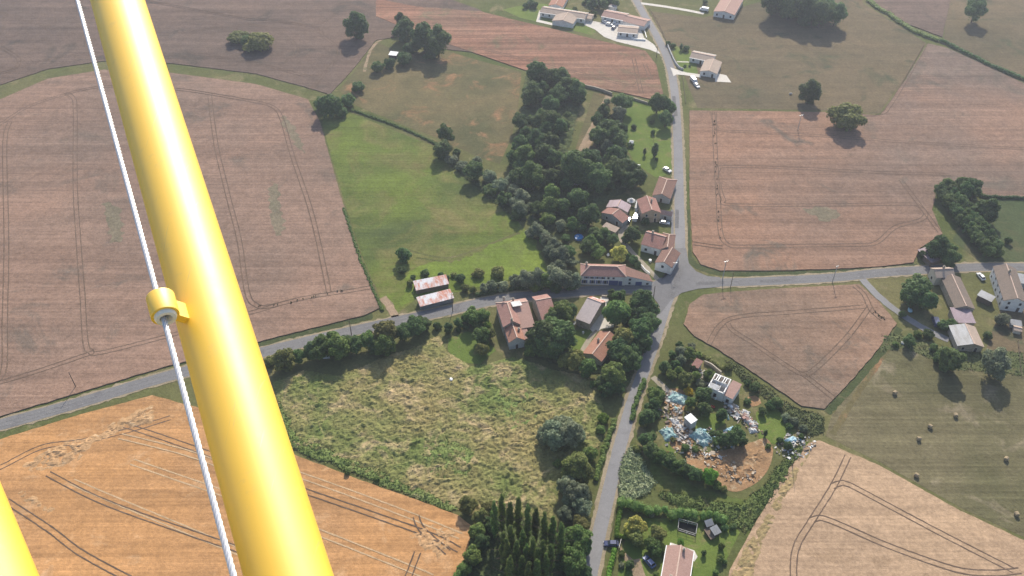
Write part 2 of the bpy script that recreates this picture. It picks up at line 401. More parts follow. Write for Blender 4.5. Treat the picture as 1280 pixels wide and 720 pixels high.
sheet('meadow', [(470,52),(500,66),(560,64),(600,76),(652,90),(648,130),(640,170),(625,205),(600,197),(545,172),(480,147),(436,128),(424,112),(446,86)], .03, M['drymeadow'])
sheet('meadow', [(406,128),(440,142),(545,184),(600,228),(655,285),(686,332),(690,342),(640,350),(600,362),(560,366),(520,374),(496,392),(480,384),(452,318),(427,240),(403,155)], .03, M['meadow'])
sheet('meadow', [(812,14),(880,22),(930,8),(1062,-30),(1080,5),(1130,36),(1158,54),(1128,102),(1098,142),(1040,138),(872,135),(862,112),(850,78),(828,44)], .03, M['olive'])
sheet('meadow', [(1190,-60),(1500,-60),(1500,180),(1280,98),(1200,62),(1180,48)], .03, M['olive'])
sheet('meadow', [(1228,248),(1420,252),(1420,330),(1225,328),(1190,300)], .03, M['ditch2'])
sheet('hay_meadow', [(1123,428),(1180,446),(1280,446),(1450,446),(1500,775),(1290,676),(1200,634),(1100,578),(1032,545),(1040,518),(1080,472)], .03, M['hay'])
# gardens and yards
sheet('vegetable_strip', [(742,115),(778,121),(750,200),(715,200)], .04, M['drymeadow'], jit=.3)
sheet('vegetable_strip', [(757,119),(765,121),(732,196),(720,192)], .06, M['dirt_path'], jit=.3)
sheet('lawn', [(778,121),(822,130),(845,140),(846,215),(820,222),(795,205),(780,180)], .04, M['lawn'], jit=.3)
sheet('lawn', [(700,415),(738,410),(748,420),(735,440),(720,445),(702,440)], .05, M['lawn'], jit=.3)
sheet('lawn', [(560,424),(585,414),(606,424),(620,438),(600,455),(570,452),(560,438)], .05, M['lawn'], jit=.4)
sheet('lawn', [(786,648),(905,648),(925,665),(908,700),(880,735),(770,735)], .04, M['lawn'], jit=.3)
sheet('lawn', [(866,525),(885,517),(905,516),(906,530),(888,541),(870,540)], .05, M['lawn'], jit=.3)
sheet('lawn', [(945,515),(968,508),(990,520),(995,540),(968,556),(948,548)], .05, M['lawn'], jit=.3)
sheet('lawn', [(668,3),(720,12),(745,40),(740,44),(700,34),(650,22),(628,12)], .04, M['lawn'], jit=.3)
sheet('lawn', [(838,56),(862,62),(870,72),(872,92),(852,92),(846,76)], .05, M['lawn'], jit=.3)
sheet('lawn', [(812,570),(838,545),(846,590),(870,610),(930,625),(990,580),(1002,552),(1012,552),(985,600),(930,655),(850,640),(815,610)], .03, M['meadow'], jit=.5)
sheet('bare_soil', [(860,560),(885,566),(930,556),(958,548),(966,570),(950,600),(915,615),(890,596),(862,586)], .06, M['soil'], smooth=True)
sheet('bare_soil', [(930,500),(944,494),(952,504),(940,508)], .06, M['soil'], smooth=True)
sheet('bare_soil', [(832,530),(850,520),(866,548),(862,562),(840,560)], .06, M['soil'], smooth=True)
sheet('bare_soil', [(836,486),(856,488),(862,500),(850,515),(834,505)], .06, M['soil'], smooth=True)
sheet('vegetable_strip', [(1228,450),(1255,372),(1300,380),(1300,450)], .04, M['olive'])

# ------------------------------------------------------------------ roads, lanes, yards
W_ = [(-140,568),(0,531),(100,503),(200,473),(300,447),(400,423),(480,405),(560,388),(620,375),(700,366),(760,362),(800,360),(846,353)]
N_ = [(722,770),(735,728),(746,680),(757,632),(767,590),(777,550),(791,502),(806,460),(820,420),(832,382),(846,345),(850,310),(849,250),(848,200),(846,150),(842,105),(835,75),(821,45),(805,18),(795,0),(782,-25)]
E_ = [(848,351),(880,353),(940,352),(1040,347),(1100,341),(1160,337),(1220,334),(1290,334),(1450,336)]
for nm, pts, w, m in (('road', W_, 5.0, 'asphalt'), ('road', E_, 4.6, 'asphalt')):
    ribbon('road_shoulder', pts, w+1.6, .08, M['shoulder'], jit=.9); ribbon(nm, pts, w, .10, M[m], jit=.15)
ribbon('road_shoulder', N_, 6.3, .07, M['shoulder'], jit=.7)
wN = catmull([P(x, y) for x, y in N_], 1.5)
ribbon('road', N_, 4.1, .11, M['asphalt2'], jit=.15)
sheet('junction', [(826,392),(838,376),(852,366),(872,361),(900,358.5),(900,346.5),(884,345),(870,339),(861,329),(857.5,310),(841,310),(840,328),(830,345),(815,353),(800,355.5),(800,366),(816,371),(823,380)], .12, M['asphalt'], jit=.12)
sheet('yard_apron', [(842,262),(842,312),(838,340),(826,350),(834,345),(839,330),(838.5,262)], .13, M['asphalt'], jit=0)
ribbon('gravel_lane', [(833,358),(822,349),(811,337),(795,320),(783,307),(776.5,298),(777,289),(784,281)], 2.1, .09, M['lane'], jit=.3)
ribbon('gravel_lane', [(1078,349),(1100,372),(1130,395),(1160,413),(1186,425)], 3.0, .09, M['asphalt2'], jit=.3)
ribbon('gravel_lane', [(801,4),(830,8),(860,13),(880,17)], 2.8, .09, M['concrete'], jit=.2)
sheet('driveway', [(751,371),(761,372),(759.5,382.5),(754,397),(769,404),(767,409),(752,411),(743,417),(737,411),(747,386)], .09, M['concrete'], jit=.2, step=1)
sheet('driveway', [(731,24),(750,28),(772,30),(800,34),(805,47),(817,55),(826,68),(812,62),(792,57),(771,52),(755,46),(744,37),(730,31)], .09, M['concrete'], jit=.2, step=1)
sheet('driveway', [(838,84),(846,87),(858,90.5),(876,93),(876,97),(856,94),(846,93),(842,95)], .14, M['concrete'], jit=.1, step=1)
ribbon('garden_path', [(846,77),(861,77.5)], 1.0, .09, M['concrete'])
sheet('terrace', [(670,27),(674,13),(678,14),(675,25),(692,29),(690,31.5)], .09, M['concrete'], jit=0)
sheet('terrace', [(894,91),(908,94),(914,103),(894,102)], .09, M['concrete'], jit=0)
sheet('terrace', [(836,694),(838,678),(868,688),(872,696),(868,702),(846,688),(836,722),(830,722)], .09, M['concrete'], jit=0)
sheet('driveway', [(774,680),(781,690),(792,700),(800,698),(802,705),(808,722),(792,722),(788,708),(776,694)], .09, M['dirt_path'], jit=.2)
ribbon('driveway', [(816,471),(826,480),(834,488),(838,498)], 2.2, .09, M['lane'], jit=.3)
ribbon('garden_path', [(838,498),(841,512),(846,524)], 1.0, .1, M['lane'], jit=.2)
ribbon('dirt_track', [(496,400),(488,384),(478,372)], 3.0, .08, M['dirt_path'], jit=.8)
ribbon('dirt_track', [(455,90),(465,60),(485,46),(520,43)], 1.6, .05, M['dirt_path'], jit=.8)
ribbon('dirt_track', [(392,116),(440,133),(500,156),(545,178),(600,206),(640,226)], 2.0, .05, M['grass'], jit=.5)
0 and ribbon('dirt_track', [(576,192),(590,180),(606,184),(616,200)], 1.2, .05, M['dirt_path'], jit=.5)
ribbon('dirt_track', [(1040,544),(1072,492),(1104,444),(1122,412)], 2.0, .05, M['drymeadow'], jit=.7)
ribbon('dirt_track', [(508,312),(560,322),(610,306),(640,294),(664,288)], 1.0, .05, M['grass'], jit=.4)
ribbon('dirt_track', [(520,322),(570,326),(615,309),(668,291)], .8, .05, M['grass'], jit=.4)
for pp in ([(840,570),(836,545),(838,520)],): ribbon('garden_path', pp, 3.0, .05, M['lawn'], jit=.5)

M['ditch'] = ground_mat('ditch_grass', (.055, .072, .032), (.075, .09, .04), (.11, .105, .055), .06, .2, 1.2)  # verge grass in a darker green than the ground sheet
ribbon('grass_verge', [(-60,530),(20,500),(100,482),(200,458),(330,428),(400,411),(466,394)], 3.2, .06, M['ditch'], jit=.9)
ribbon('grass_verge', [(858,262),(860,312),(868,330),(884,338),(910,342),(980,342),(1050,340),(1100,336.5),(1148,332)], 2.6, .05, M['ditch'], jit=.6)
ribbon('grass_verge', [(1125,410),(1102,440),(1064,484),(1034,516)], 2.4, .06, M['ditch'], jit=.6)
sheet('meadow', [(500,384),(512,338),(535,328),(575,326),(620,304),(660,287),(684,332),(686,342),(640,348),(600,358),(560,364),(520,372)], .06, M['lush'], jit=2.2, step=.8)
for k, (pp, w) in enumerate((([(846,285),(846.5,262)], 1.5), ([(842,120),(845,145)], 1.7), ([(300,446),(330,439)], 1.9), ([(950,351.5),(985,350)], 1.6), ([(640,372.5),(676,368.5)], 2.0), ([(850,335),(846,352),(838,372)], 2.2), ([(870,355),(905,352.5)], 1.8))):
    ribbon('road_repair', pp, w, .135+.002*k, M['repair'], jit=.12, step=.8)
for pp in (W_, E_):
    for off in (-.85, .85): ribbon('worn_track', pp[1:-1], .55, .125, M['worn'], off=off, jit=.1)

M['smudge'] = ground_mat('thin_wheat', (.20, .165, .115), (.165, .145, .10), (.145, .135, .09), .05, .2, .9, fineamt=.36)
for q, pp in enumerate(([(341,226),(347,236),(352,262),(356,284),(350,296),(343,290),(339,264),(336,240)], [(350,150),(358,146),(372,168),(380,190),(372,184),(360,168)], [(1005,262),(1030,258),(1052,268),(1030,276)], [(130,255),(150,262),(152,300),(138,296)])):
    sheet('thin_crop', pp, WH+.012+.003*q, M['smudge'], smooth=True, jit=2.2, step=.8)

# wheel tracks pressed into the wheat
TR = [
 [(-30,167),(0,155),(34,134),(78,119),(91,122),(94,140),(94,230),(98,300),(103,369),(107,428),(114,439),(125,441),(213,419),(320,389),(372,374),(440,363),(470,358)],
 [(-30,486),(40,466),(117,440)], [(12,153),(6,180),(8,300),(6,400),(5,460),(-8,480)],
 [(262,118),(270,180),(286,248),(299,300),(309,365),(320,381),(334,383),(372,374)],
 [(325,128),(342,134),(352,148),(365,193),(389,265),(406,340),(411,365)], [(80,118),(130,108),(215,111),(262,117),(325,128)],
 ]
TR2 = [[(-30,8),(0,16),(122,51)], [(-30,110),(0,92),(60,74),(130,64)], [(240,39),(310,31),(347,40),(370,57),(365,72),(347,80)], [(240,66),(315,78),(380,94),(398,95)], [(388,113),(405,92),(424,64),(402,42),(406,28),(418,18)], [(330,24),(400,34)], [(0,58),(22,72),(20,84),(0,92)], [(180,0),(300,22),(330,24)]]
TR3 = [[(600,60),(681,81),(742,95.5),(788,107),(797,103)], [(792,73),(802,117)], [(806,80),(814,100)]]
TR5 = [[(891,140),(894,156),(904,163),(958,166),(1044,171),(1155,179),(1280,186)],
 [(893,140),(894,186),(898,251),(901,292),(911,306),(930,308),(991,307),(1070,306),(1096,303),(1119,284),(1150,275),(1157,267),(1149,258),(1136,255),(1057,256),(918,256),(904,248),(898,228)],
 [(895,222),(898,212),(908,208),(991,210),(1090,215),(1188,218)], [(1126,225),(1148,254),(1175,290)], [(867,304),(903,309)],
 [(1060,144),(1100,142),(1112,132),(1132,100),(1157,56)]]
TR7 = [[(886,430),(900,407),(922,396),(978,391),(1033,387),(1081,383)], [(1088,382),(1060,420),(1020,460),(1005,467),(990,461),(943,430),(916,413),(910,404)], [(1005,468),(1043,498)], [(1068,357),(1080,368),(1090,388),(1104,400)]]
TR8 = [[(1060,570),(1042,607),(1017,647),(997,680),(992,707),(993,740)], [(1040,608),(1050,604),(1062,606),(1113,633),(1177,667),(1267,713)], [(1015,650),(1024,647),(1036,650),(1060,660),(1113,683),(1193,711),(1240,716),(1275,713)]]
TR9 = [[(-30,592),(0,584),(52,559),(100,552),(160,538),(213,522)], [(150,530),(186,541),(296,579)], [(60,592),(137,630),(299,687),(330,700)], [(8,626),(60,660),(103,692),(170,728)], [(370,610),(385,615),(528,665),(574,687)], [(-30,660),(20,700),(60,740)], [(520,645),(528,662),(560,690)], [(505,735),(522,690)]]
TR9L = [[(90,602),(160,632),(300,690)], [(165,577),(220,596),(290,620)], [(370,592),(440,617),(512,644),(576,670)], [(395,664),(491,702),(540,722)], [(150,545),(230,565),(300,590)]]
def tracks(sets, z, m, gap=.9, w=.42, name='wheel_tracks'):
    mb = MB()
    for i, pl in enumerate(sets):
        for s in (-gap, gap): ribbon('', pl, w, z+.013*i, None, off=s, mb=mb, jit=.12, step=1.0)
    tag(mb.build(name, m), kind='structure')
tracks(TR, WH+.03, M['tram'], w=.36); tracks(TR2, WH-.07, M['tram'], w=.36); tracks(TR3, WH+.03, M['tram']); tracks(TR5, WH+.03, M['tram'], w=.34)
tracks(TR7, WH+.03, M['tram'], w=.32); tracks(TR8, WH+.03, M['tram'], w=.36); tracks(TR9, WH+.03, M['tram'], w=.36)
tracks(TR9L, WH+.03, M['strawline'], w=.45, gap=1.0)

# rough and lodged ground with real relief
rough_patch('rough_grassland', [(340,478),(380,462),(420,470),(470,450),(520,432),(548,418),(562,440),(590,458),(640,446),(664,452),(690,462),(735,470),(752,490),(756,520),(752,556),(730,580),(700,600),(692,648),(650,642),(590,648),(560,634),(510,615),(440,588),(366,562)], .5, clumps(2.1, 1.0, 1.3, 1.0, .34), M['rough'], tufts=9000)
rough_patch('bramble_bank', [(352,500),(372,545),(440,575),(500,598),(560,628),(575,638),(560,640),(500,615),(430,588),(360,560),(345,520)], .6, clumps(2.4, .8, 5.3, .8, .2), M['bramble'], z0=.2, taper=1.5, tufts=5000)
rough_patch('bramble_bank', [(520,560),(560,545),(600,565),(590,600),(550,600),(520,585)], .6, clumps(2.8, .9, 8.3, .8, .3), M['bramble'], z0=.2, taper=6, tufts=2500)
rough_patch('bramble_bank', [(586,470),(640,462),(676,490),(680,525),(640,550),(600,530)], .6, clumps(2.8, .9, 2.3, .8, .3), M['bramble'], z0=.05, taper=9, tufts=1500)
rough_patch('leafy_crop_patch', [(778,572),(792,556),(806,580),(822,604),(802,624),(778,632),(770,612)], .5, clumps(1.6, .7, 3.1, .5, .2), M['maize'], z0=.4, taper=1.5, tufts=5000)
rough_patch('lodged_wheat', [(20,582),(60,560),(120,540),(170,512),(200,502),(190,530),(120,556),(100,580),(50,594)], .6, clumps(2.4, .8, 4.1, 1.4, .25), M['lodged'], z0=WH-.1, taper=3)
rough_patch('lodged_wheat', [(500,660),(540,650),(575,658),(574,690),(548,705),(515,690)], .6, clumps(2.2, .6, 6.1, 1.4, .25), M['lodged'], z0=WH-.15, taper=4)
rough_patch('lodged_wheat', [(0,600),(40,606),(80,640),(60,650),(20,625)], .6, clumps(2.2, .6, 9.1, 1.4, .25), M['lodged'], z0=WH-.15, taper=4)
rough_patch('bramble_bank', [(985,505),(1004,512),(1028,520),(1030,540),(1012,548),(990,530),(960,500),(930,480),(905,452),(915,450),(950,478)], .6, clumps(2.4, .9, 7.7, .8, .2), M['scrub'], z0=.1, taper=1.5, tufts=4000)
rough_patch('bramble_bank', [(1008,555),(985,600),(955,640),(932,668),(905,650),(880,640),(850,634),(820,622),(826,614),(880,622),(925,632),(960,600),(990,562)], .6, clumps(2.2, .8, 3.7, .8, .2), M['scrub2'], z0=.2, taper=1.5, tufts=6000)
rough_patch('rough_soil', [(866,564),(890,570),(930,560),(955,552),(960,572),(944,596),(915,610),(892,594)], .5, clumps(2.0, .8, 2.7, 1.2, .3), M['soil'], z0=.05, taper=3)
rough_patch('rough_grassland', [(1096,412),(1128,418),(1190,436),(1280,440),(1280,470),(1190,462),(1130,436),(1100,440)], .7, clumps(2.6, .7, 5.7, 1, .25), M['scrub'], z0=.05, taper=3, tufts=2500)
rough_patch('wheat_margin', [(912,716),(940,668),(975,608),(1012,556),(1018,560),(985,620),(955,680),(935,740),(905,740)], .6, clumps(1.8, .6, 4.4, 1, .3), M['margin'], z0=.3, taper=1.5)

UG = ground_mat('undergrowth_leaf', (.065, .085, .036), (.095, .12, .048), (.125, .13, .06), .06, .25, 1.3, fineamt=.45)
rough_patch('undergrowth', [(655,95),(690,92),(728,112),(722,150),(712,190),(735,205),(760,190),(775,195),(800,212),(802,228),(775,245),(745,262),(735,290),(700,290),(670,290),(640,255),(635,215),(640,190),(650,150)], .8, clumps(3.2, 2.0, 3.3, .8, .3), UG, z0=.1, taper=3, tufts=6000)
rough_patch('undergrowth', [(770,145),(785,165),(785,195),(755,200),(742,175),(755,140)], .8, clumps(3.2, 1.8, 6.3, .8, .3), UG, z0=.1, taper=2, tufts=2000)
rough_patch('undergrowth', [(555,190),(600,225),(640,250),(662,280),(640,272),(600,240),(560,205)], .6, clumps(2.4, 1.4, 2.3, .8, .3), UG, z0=.1, taper=2, tufts=2000)
rough_patch('undergrowth', [(590,662),(620,640),(690,660),(730,690),(725,740),(560,760)], .8, clumps(2.4, 1.0, 4.3, .8, .3), UG, z0=.1, taper=2, tufts=3000)
rough_patch('undergrowth', [(690,395),(720,410),(700,420),(735,450),(770,462),(790,420),(815,385),(822,400),(800,450),(776,500),(750,470),(700,460),(664,445),(672,420)], .8, clumps(2.6, .9, 4.3, .8, .3), UG, z0=.05, taper=2, tufts=2500)
WEED = ground_mat('weed_leaf', (.19, .165, .115), (.21, .18, .125), (.2, .175, .12))
def weed_tufts(px, n, spread, label_mat, hi=.9):
    rng = random.Random(len(px)*7+int(px[0][0])); m = MB(); pts = catmull([P(x, y, .5) for x, y in px], 1.0) if len(px) > 1 else [P(*px[0], .5)]
    for i in range(n):
        c = rng.choice(pts)+Vector((rng.gauss(0, spread), rng.gauss(0, spread), 0))
        for k in range(5):
            a = rng.random()*6.28; u = Vector((math.cos(a), math.sin(a), 0))*rng.uniform(.12, .32); h = Vector((rng.uniform(-.3, .3), rng.uniform(-.3, .3), rng.uniform(.2, hi)))
            m.add([c-u, c+u, c+u*.6+h, c-u*.6+h], [(0, 1, 2, 3)])
    tag(m.build('weed_tufts', label_mat), kind='stuff')
for pp, n, sp in (([(893,145),(894,186),(897,250),(901,297)], 30, .3), ([(318,383),(345,381),(372,376),(410,366),(440,362)], 16, .3), ([(1092,389),(1104,398)], 9, .4)):
    weed_tufts(pp, n, sp, UG, .4)

# ------------------------------------------------------------------ foliage prototypes
def leafset(lobes, n, size, rng, flat=.35):
    vs, fs = [], []
    area = np.array([l[1][0]*l[1][2]+l[1][0]*l[1][1] for l in lobes]); area = area/area.sum()
    cs = np.array([l[0] for l in lobes]); rs = np.array([l[1] for l in lobes])
    k = 0; tries = 0
    while k < n and tries < n*4:
        tries += 1
        i = rng.choice(len(lobes), p=area)
        d = rng.normal(size=3); d /= np.linalg.norm(d)
        if d[2] < -.3 and rng.random() < .6: d[2] = -d[2]
        p = cs[i]+rs[i]*d*rng.uniform(.78, 1.22)
        q = ((p-cs)/rs/.78)**2
        if (q.sum(1) < 1).any(): continue
        nn = d+np.array([0, 0, .35])+rng.normal(size=3)*.5; nn /= np.linalg.norm(nn)
        a = np.cross(nn, rng.normal(size=3)); a /= np.linalg.norm(a); b = np.cross(nn, a)
        s = size*rng.uniform(.6, 1.35); e = rng.uniform(.55, 1.0)
        o = len(vs)
        vs += [p-a*s*.5, p+b*s*.5*e, p+a*s*.5, p-b*s*.5*e]; fs.append((o, o+1, o+2, o+3)); k += 1
    return vs, fs
ICO = bmesh.new(); bmesh.ops.create_icosphere(ICO, subdivisions=2, radius=1)
ICOV = [v.co.copy() for v in ICO.verts]; ICOF = [tuple(v.index for v in f.verts) for f in ICO.faces]; ICO.free()
def foliage(name, lobes, n, size, seed, core=.76):
    rng = np.random.default_rng(seed); vs, fs = leafset(lobes, n, size, rng); mb = MB()
    mb.add(vs, fs)
    for c, r in lobes:
        c = Vector(c)
        mb.add([c+Vector((v.x*r[0], v.y*r[1], v.z*r[2]))*core*(1+.28*noise.noise(v*2.3+c*9)) for v in ICOV], ICOF)
    me = bpy.data.meshes.new(name); me.from_pydata(mb.v, [], mb.f); me.materials.append(L['mid'])
    return me
def round_lobes(rng, n, cz, rx, rz, lr):
    out = [((0, 0, cz), (rx*.66, rx*.66, rz*.70))]
    for i in range(n):
        d = rng.normal(size=3); d /= np.linalg.norm(d); d[2] = d[2] if d[2] > -.2 or rng.random() < .45 else -d[2]
        k = rng.uniform(.55, .86); r = lr*rng.uniform(.7, 1.25)
        out.append(((d[0]*rx*k, d[1]*rx*k, cz+d[2]*rz*k), (r, r, r*rng.uniform(.75, 1.0))))
    return out
TREE, BUSH, POPL, CONI, TRUNK = [], [], [], [], []
for s in range(7):
    rng = np.random.default_rng(100+s)
    TREE.append(foliage('crown', round_lobes(rng, 30, .56, .52, .58, .15), 3600, .085, s))
for s in range(5):
    rng = np.random.default_rng(200+s)
    BUSH.append(foliage('bush_foliage', round_lobes(rng, 16, .30, .5, .36, .16), 1900, .095, 50+s))
for s in range(4):
    rng = np.random.default_rng(300+s); lob = []
    for i in range(17):
        z = .7+i*.33; w = .46*math.sin(math.pi*min(1, (i+2.2)/20.5))**.75+.03
        for q in range(2):
            a = rng.uniform(0, 6.28); lob.append(((math.cos(a)*w*.4, math.sin(a)*w*.4, z+rng.uniform(-.1, .1)), (w*rng.uniform(.55, .8), w*rng.uniform(.55, .8), .34)))
    POPL.append(foliage('crown', lob, 3600, .13, 80+s))
for s in range(2):
    rng = np.random.default_rng(400+s); lob = []
    for i in range(8):
        z = .3+i*.17; w = .5*(1-i/8.3)
        for q in range(5 if i < 6 else 2):
            a = q*6.283/5+rng.uniform(-.3, .3); lob.append(((math.cos(a)*w*.6, math.sin(a)*w*.6, z), (w*.42, w*.42, .10)))
    CONI.append(foliage('crown', lob, 3000, .07, 90+s))
def trunk_mesh(h, r, limbs, seed):
    rng = random.Random(seed); mb = MB()
    mb.tube([(0, 0, -.02), (.01, .005, h*.4), (.0, .015, h)], [r*1.25, r*.85, r*.35], 8)
    for i in range(limbs):
        a = i*2.4+rng.random(); z = h*rng.uniform(.4, .8); l = h*rng.uniform(.25, .45)
        mb.tube([(0, 0, z), (math.cos(a)*l*.5, math.sin(a)*l*.5, z+l*.35), (math.cos(a)*l, math.sin(a)*l, z+l*.8)], [r*.45, r*.3, r*.12], 5)
    me = bpy.data.meshes.new('trunk'); me.from_pydata(mb.v, [], mb.f); me.materials.append(M['bark']); return me
TR_M = [trunk_mesh(.75, .035, 7, s) for s in range(3)]; TR_P = trunk_mesh(5.0, .09, 6, 5); TR_C = trunk_mesh(1.5, .03, 5, 6)
NOUN = dict(tree='tree', bush='bush', poplar='poplar', conifer='conifer', column='column shrub')
plants = []
def plant(px, py, dpx, kind, colr, zone, group=None, label=None, prep='of'):
    s = PPM(px, py); D = dpx/s
    cz = dict(tree=.56, bush=.30, poplar=3.2, conifer=.7, column=1.1)[kind]*D
    loc = P(px, py, cz); loc.z = 0.0
    rng = random.Random(int(px*131+py*977)); rz = rng.uniform(0, 6.28)
    def child(nm, me, root):
        o = bpy.data.objects.new(nm, me); link(o, root); return o
    if kind == 'bush':
        o = bpy.data.objects.new('bush', rng.choice(BUSH)); link(o); cr = o
        o.location = loc; o.rotation_euler = (0, 0, rz); k = rng.uniform(.85, 1.25)
        o.scale = (D, D, D*k)
    else:
        o = empty({'tree': 'tree', 'poplar': 'poplar_tree', 'conifer': 'conifer_tree', 'column': 'column_shrub'}[kind], loc, rz)
        if kind == 'column': o.scale = (D, D, D*.38); me, tm = rng.choice(POPL), TR_P
        else:
            o.scale = (D, D, D*rng.uniform(.92, 1.12))
            me, tm = {'tree': (rng.choice(TREE), rng.choice(TR_M)), 'poplar': (rng.choice(POPL), TR_P), 'conifer': (rng.choice(CONI), TR_C)}[kind]
        cr = child('crown', me, o); child('trunk', tm, o)
    cr.material_slots[0].link = 'OBJECT'; cr.material_slots[0].material = L[colr]
    plants.append(dict(o=o, x=px, y=py, d=dpx, kind=kind, col=colr, zone=zone, group=group, label=label))
    return o
def zone(zname, ox, oy, sc, items, dcol='dark', group=None):
    for it in items:
        x, y, d = it[:3]; kind = 'tree'; col = dcol
        for e in it[3:]:
            if e in NOUN: kind = e
            elif e in L: col = e
        plant(ox+x/sc, oy+y/sc, d/sc, kind, col, zname, group or ('greenery ' + zname))
b, t_ = 'bush', 'tree'
zone('of the village wood by the dry meadow', 620, 70, 5.33, [(265,120,140),(350,150,120),(430,150,130),(480,210,130),(540,240,120),(235,260,140),(360,330,110),(420,260,120),(160,440,105),(270,440,110),(360,430,125),(420,470,105),(330,490,95),(200,510,80),(460,460,65,b),(560,290,70),(480,390,55,b),(300,230,100),(310,400,80)])
zone('beside the long vegetable strips', 620, 70, 5.33, [(840,310,130),(720,370,75),(680,440,90),(740,500,130),(820,500,115),(820,390,90,'grey'),(670,550,75),(740,310,50,b,'grey'),(690,390,60)])
zone('overhanging the village road bend', 620, 70, 5.33, [(1075,320,115),(1150,340,95),(1130,425,95)])
zone('on the village lawn by the road', 620, 70, 5.33, [(1040,440,38,b),(1045,512,38,b),(1060,630,45,'column'),(990,640,22,'column'),(1070,690,24,b),(920,470,48,b),(895,590,50,b)])
zone('in the dense village wood', 640, 160, 4.923, [(60,110,110),(150,90,120),(240,100,110),(80,180,130,'mid'),(190,170,130),(250,200,110),(60,240,95),(120,290,150,'mid'),(220,310,120),(30,310,95),(290,310,95),(380,250,185),(470,210,150),(520,310,165),(440,300,120),(340,350,80),(10,190,90)])
zone('behind the village houses', 640, 160, 4.923, [(540,60,110),(640,60,135),(590,120,85,'grey'),(640,190,125),(700,260,135),(640,270,135),(770,300,125),(720,330,105),(680,220,85),(590,330,90)])
zone('around the round blue pool', 640, 160, 4.923, [(400,440,120),(480,540,125),(250,410,100,'mid'),(230,490,110,'mid'),(310,490,95),(220,560,90,'mid'),(305,605,80,b,'grey'),(375,595,75,'mid'),(510,650,85),(570,660,75),(620,690,75),(480,710,90,'mid'),(330,680,60,b),(430,620,60),(150,500,80)])
zone('on the meadow edge of the wood', 640, 160, 4.923, [(60,420,90,'grey'),(50,500,90,'grey'),(110,490,60,b,'grey'),(30,540,80,b),(150,630,90,'grey'),(200,660,90,'grey',b),(110,650,75,b,'grey'),(210,700,80,b)])
zone('between the gravel lane and the lower house', 640, 160, 4.923, [(740,660,90),(820,580,55,b),(700,690,60,b),(760,620,50,b)])
zone('along the lane behind the long white house', 680, 290, 4.923, [(270,90,90),(330,115,85,'mid'),(462,132,95,'yellow'),(545,175,70,b),(575,200,50,b),(505,150,60,b),(20,50,85,'grey'),(60,90,90,'grey'),(100,150,110,'grey'),(150,130,80),(170,190,80,b,'grey'),(90,210,90,'grey'),(30,120,80,'grey'),(340,50,70)])
zone('of the hedge line beside the farm road', 500, 300, 4.923, [(520,300,70,b,'grey'),(570,290,80,b,'grey'),(640,285,80,b,'grey'),(720,260,100,b,'grey'),(780,250,110,'grey'),(850,240,110,'grey'),(900,255,100,'mid'),(960,230,120,'grey'),(1020,250,110,'grey'),(1070,250,90,'grey'),(830,290,80,b,'mid'),(960,290,80,b),(1050,290,70,b)])
zone('on the meadow beside the tin barns', 500, 300, 4.923, [(485,205,80,b,'olive'),(600,200,100,b,'olive'),(155,205,60,b),(370,240,70,b),(330,215,40,b,'olive'),(80,230,40,b),(290,235,40,b),(20,90,90),(10,190,60,b),(60,270,50,b,'olive'),(250,215,40,b),(400,300,60,b,'olive'),(450,310,50,b,'olive')])
zone('of the field hedge above the green meadow', 380, 120, 4, [(705,195,80),(685,265,90),(740,320,70,b,'grey'),(790,350,70,b,'grey'),(870,330,60,'grey',b),(850,380,90),(930,400,90,b,'grey'),(985,450,90,b,'grey'),(1040,470,80,b,'grey'),(1000,520,80,b),(1060,540,80,b,'grey'),(1085,590,70,b),(930,470,80,b),(1030,420,70,b,'grey'),(760,290,50,b)])
zone('beside the top left path', 240, 0, 4, [(690,550,130,b),(650,520,80,b),(780,505,80,b),(740,560,70,b),(830,435,70,b),(930,340,70,b),(1060,295,90,b),(990,320,60,b)])
zone('at the head of the dry meadow', 240, 0, 4, [(1060,150,100),(1050,110,70),(1160,200,110),(1230,220,120),(1090,240,80,b),(1200,270,80,b)])
zone('alone in the upper left wheat', 240, 0, 4, [(230,180,115,'bush','olive'),(340,205,150,'bush','olive'),(285,200,90,'bush','mid'),(820,130,110)])
zone('of the hedgerow below the left road', 320, 380, 4, [(140,280,105,'olive'),(210,265,65),(330,215,115,'mid'),(420,220,115,'mid'),(385,185,85,'mid'),(500,205,80),(560,190,85,'mid'),(640,150,125,'olive'),(640,205,105,'mid'),(740,140,95),(800,115,95),(840,95,75),(70,290,60,b,'olive'),(280,240,80),(460,180,60),(590,215,70)])
zone('in the front garden left of the farmhouse', 320, 380, 4, [(905,110,45,b),(965,120,48),(1010,95,45),(1085,65,85,'mid'),(1130,60,70,'mid'),(1130,165,85,'mid'),(1165,150,65,'olive'),(1130,228,65,'olive'),(1010,130,30,b),(1050,112,36,b),(1110,110,50,b,'mid'),(1160,110,50,b,'bright'),(1050,70,50,b)])
zone('in front of the big farmhouse', 560, 400, 4.5, [(490,110,110),(545,75,115),(600,60,125),(645,85,95),(470,165,70,'mid'),(560,135,135),(450,190,45,b,'mid'),(620,125,130),(520,165,95),(600,180,90),(610,95,200),(555,95,170)])
zone('below the orange roofed cottage', 560, 400, 4.5, [(660,230,85,'olive'),(720,235,105,'olive'),(780,270,100,'mid'),(640,190,80),(820,360,50,b,'mid'),(930,320,135,'mid'),(870,350,85),(900,390,90),(960,380,70)])
zone('between the cottage and the road', 560, 400, 4.5, [(980,110,120,'olive'),(960,170,130),(1005,220,110),(1040,180,90),(1050,240,85),(940,215,70,'olive'),(1000,265,70)])
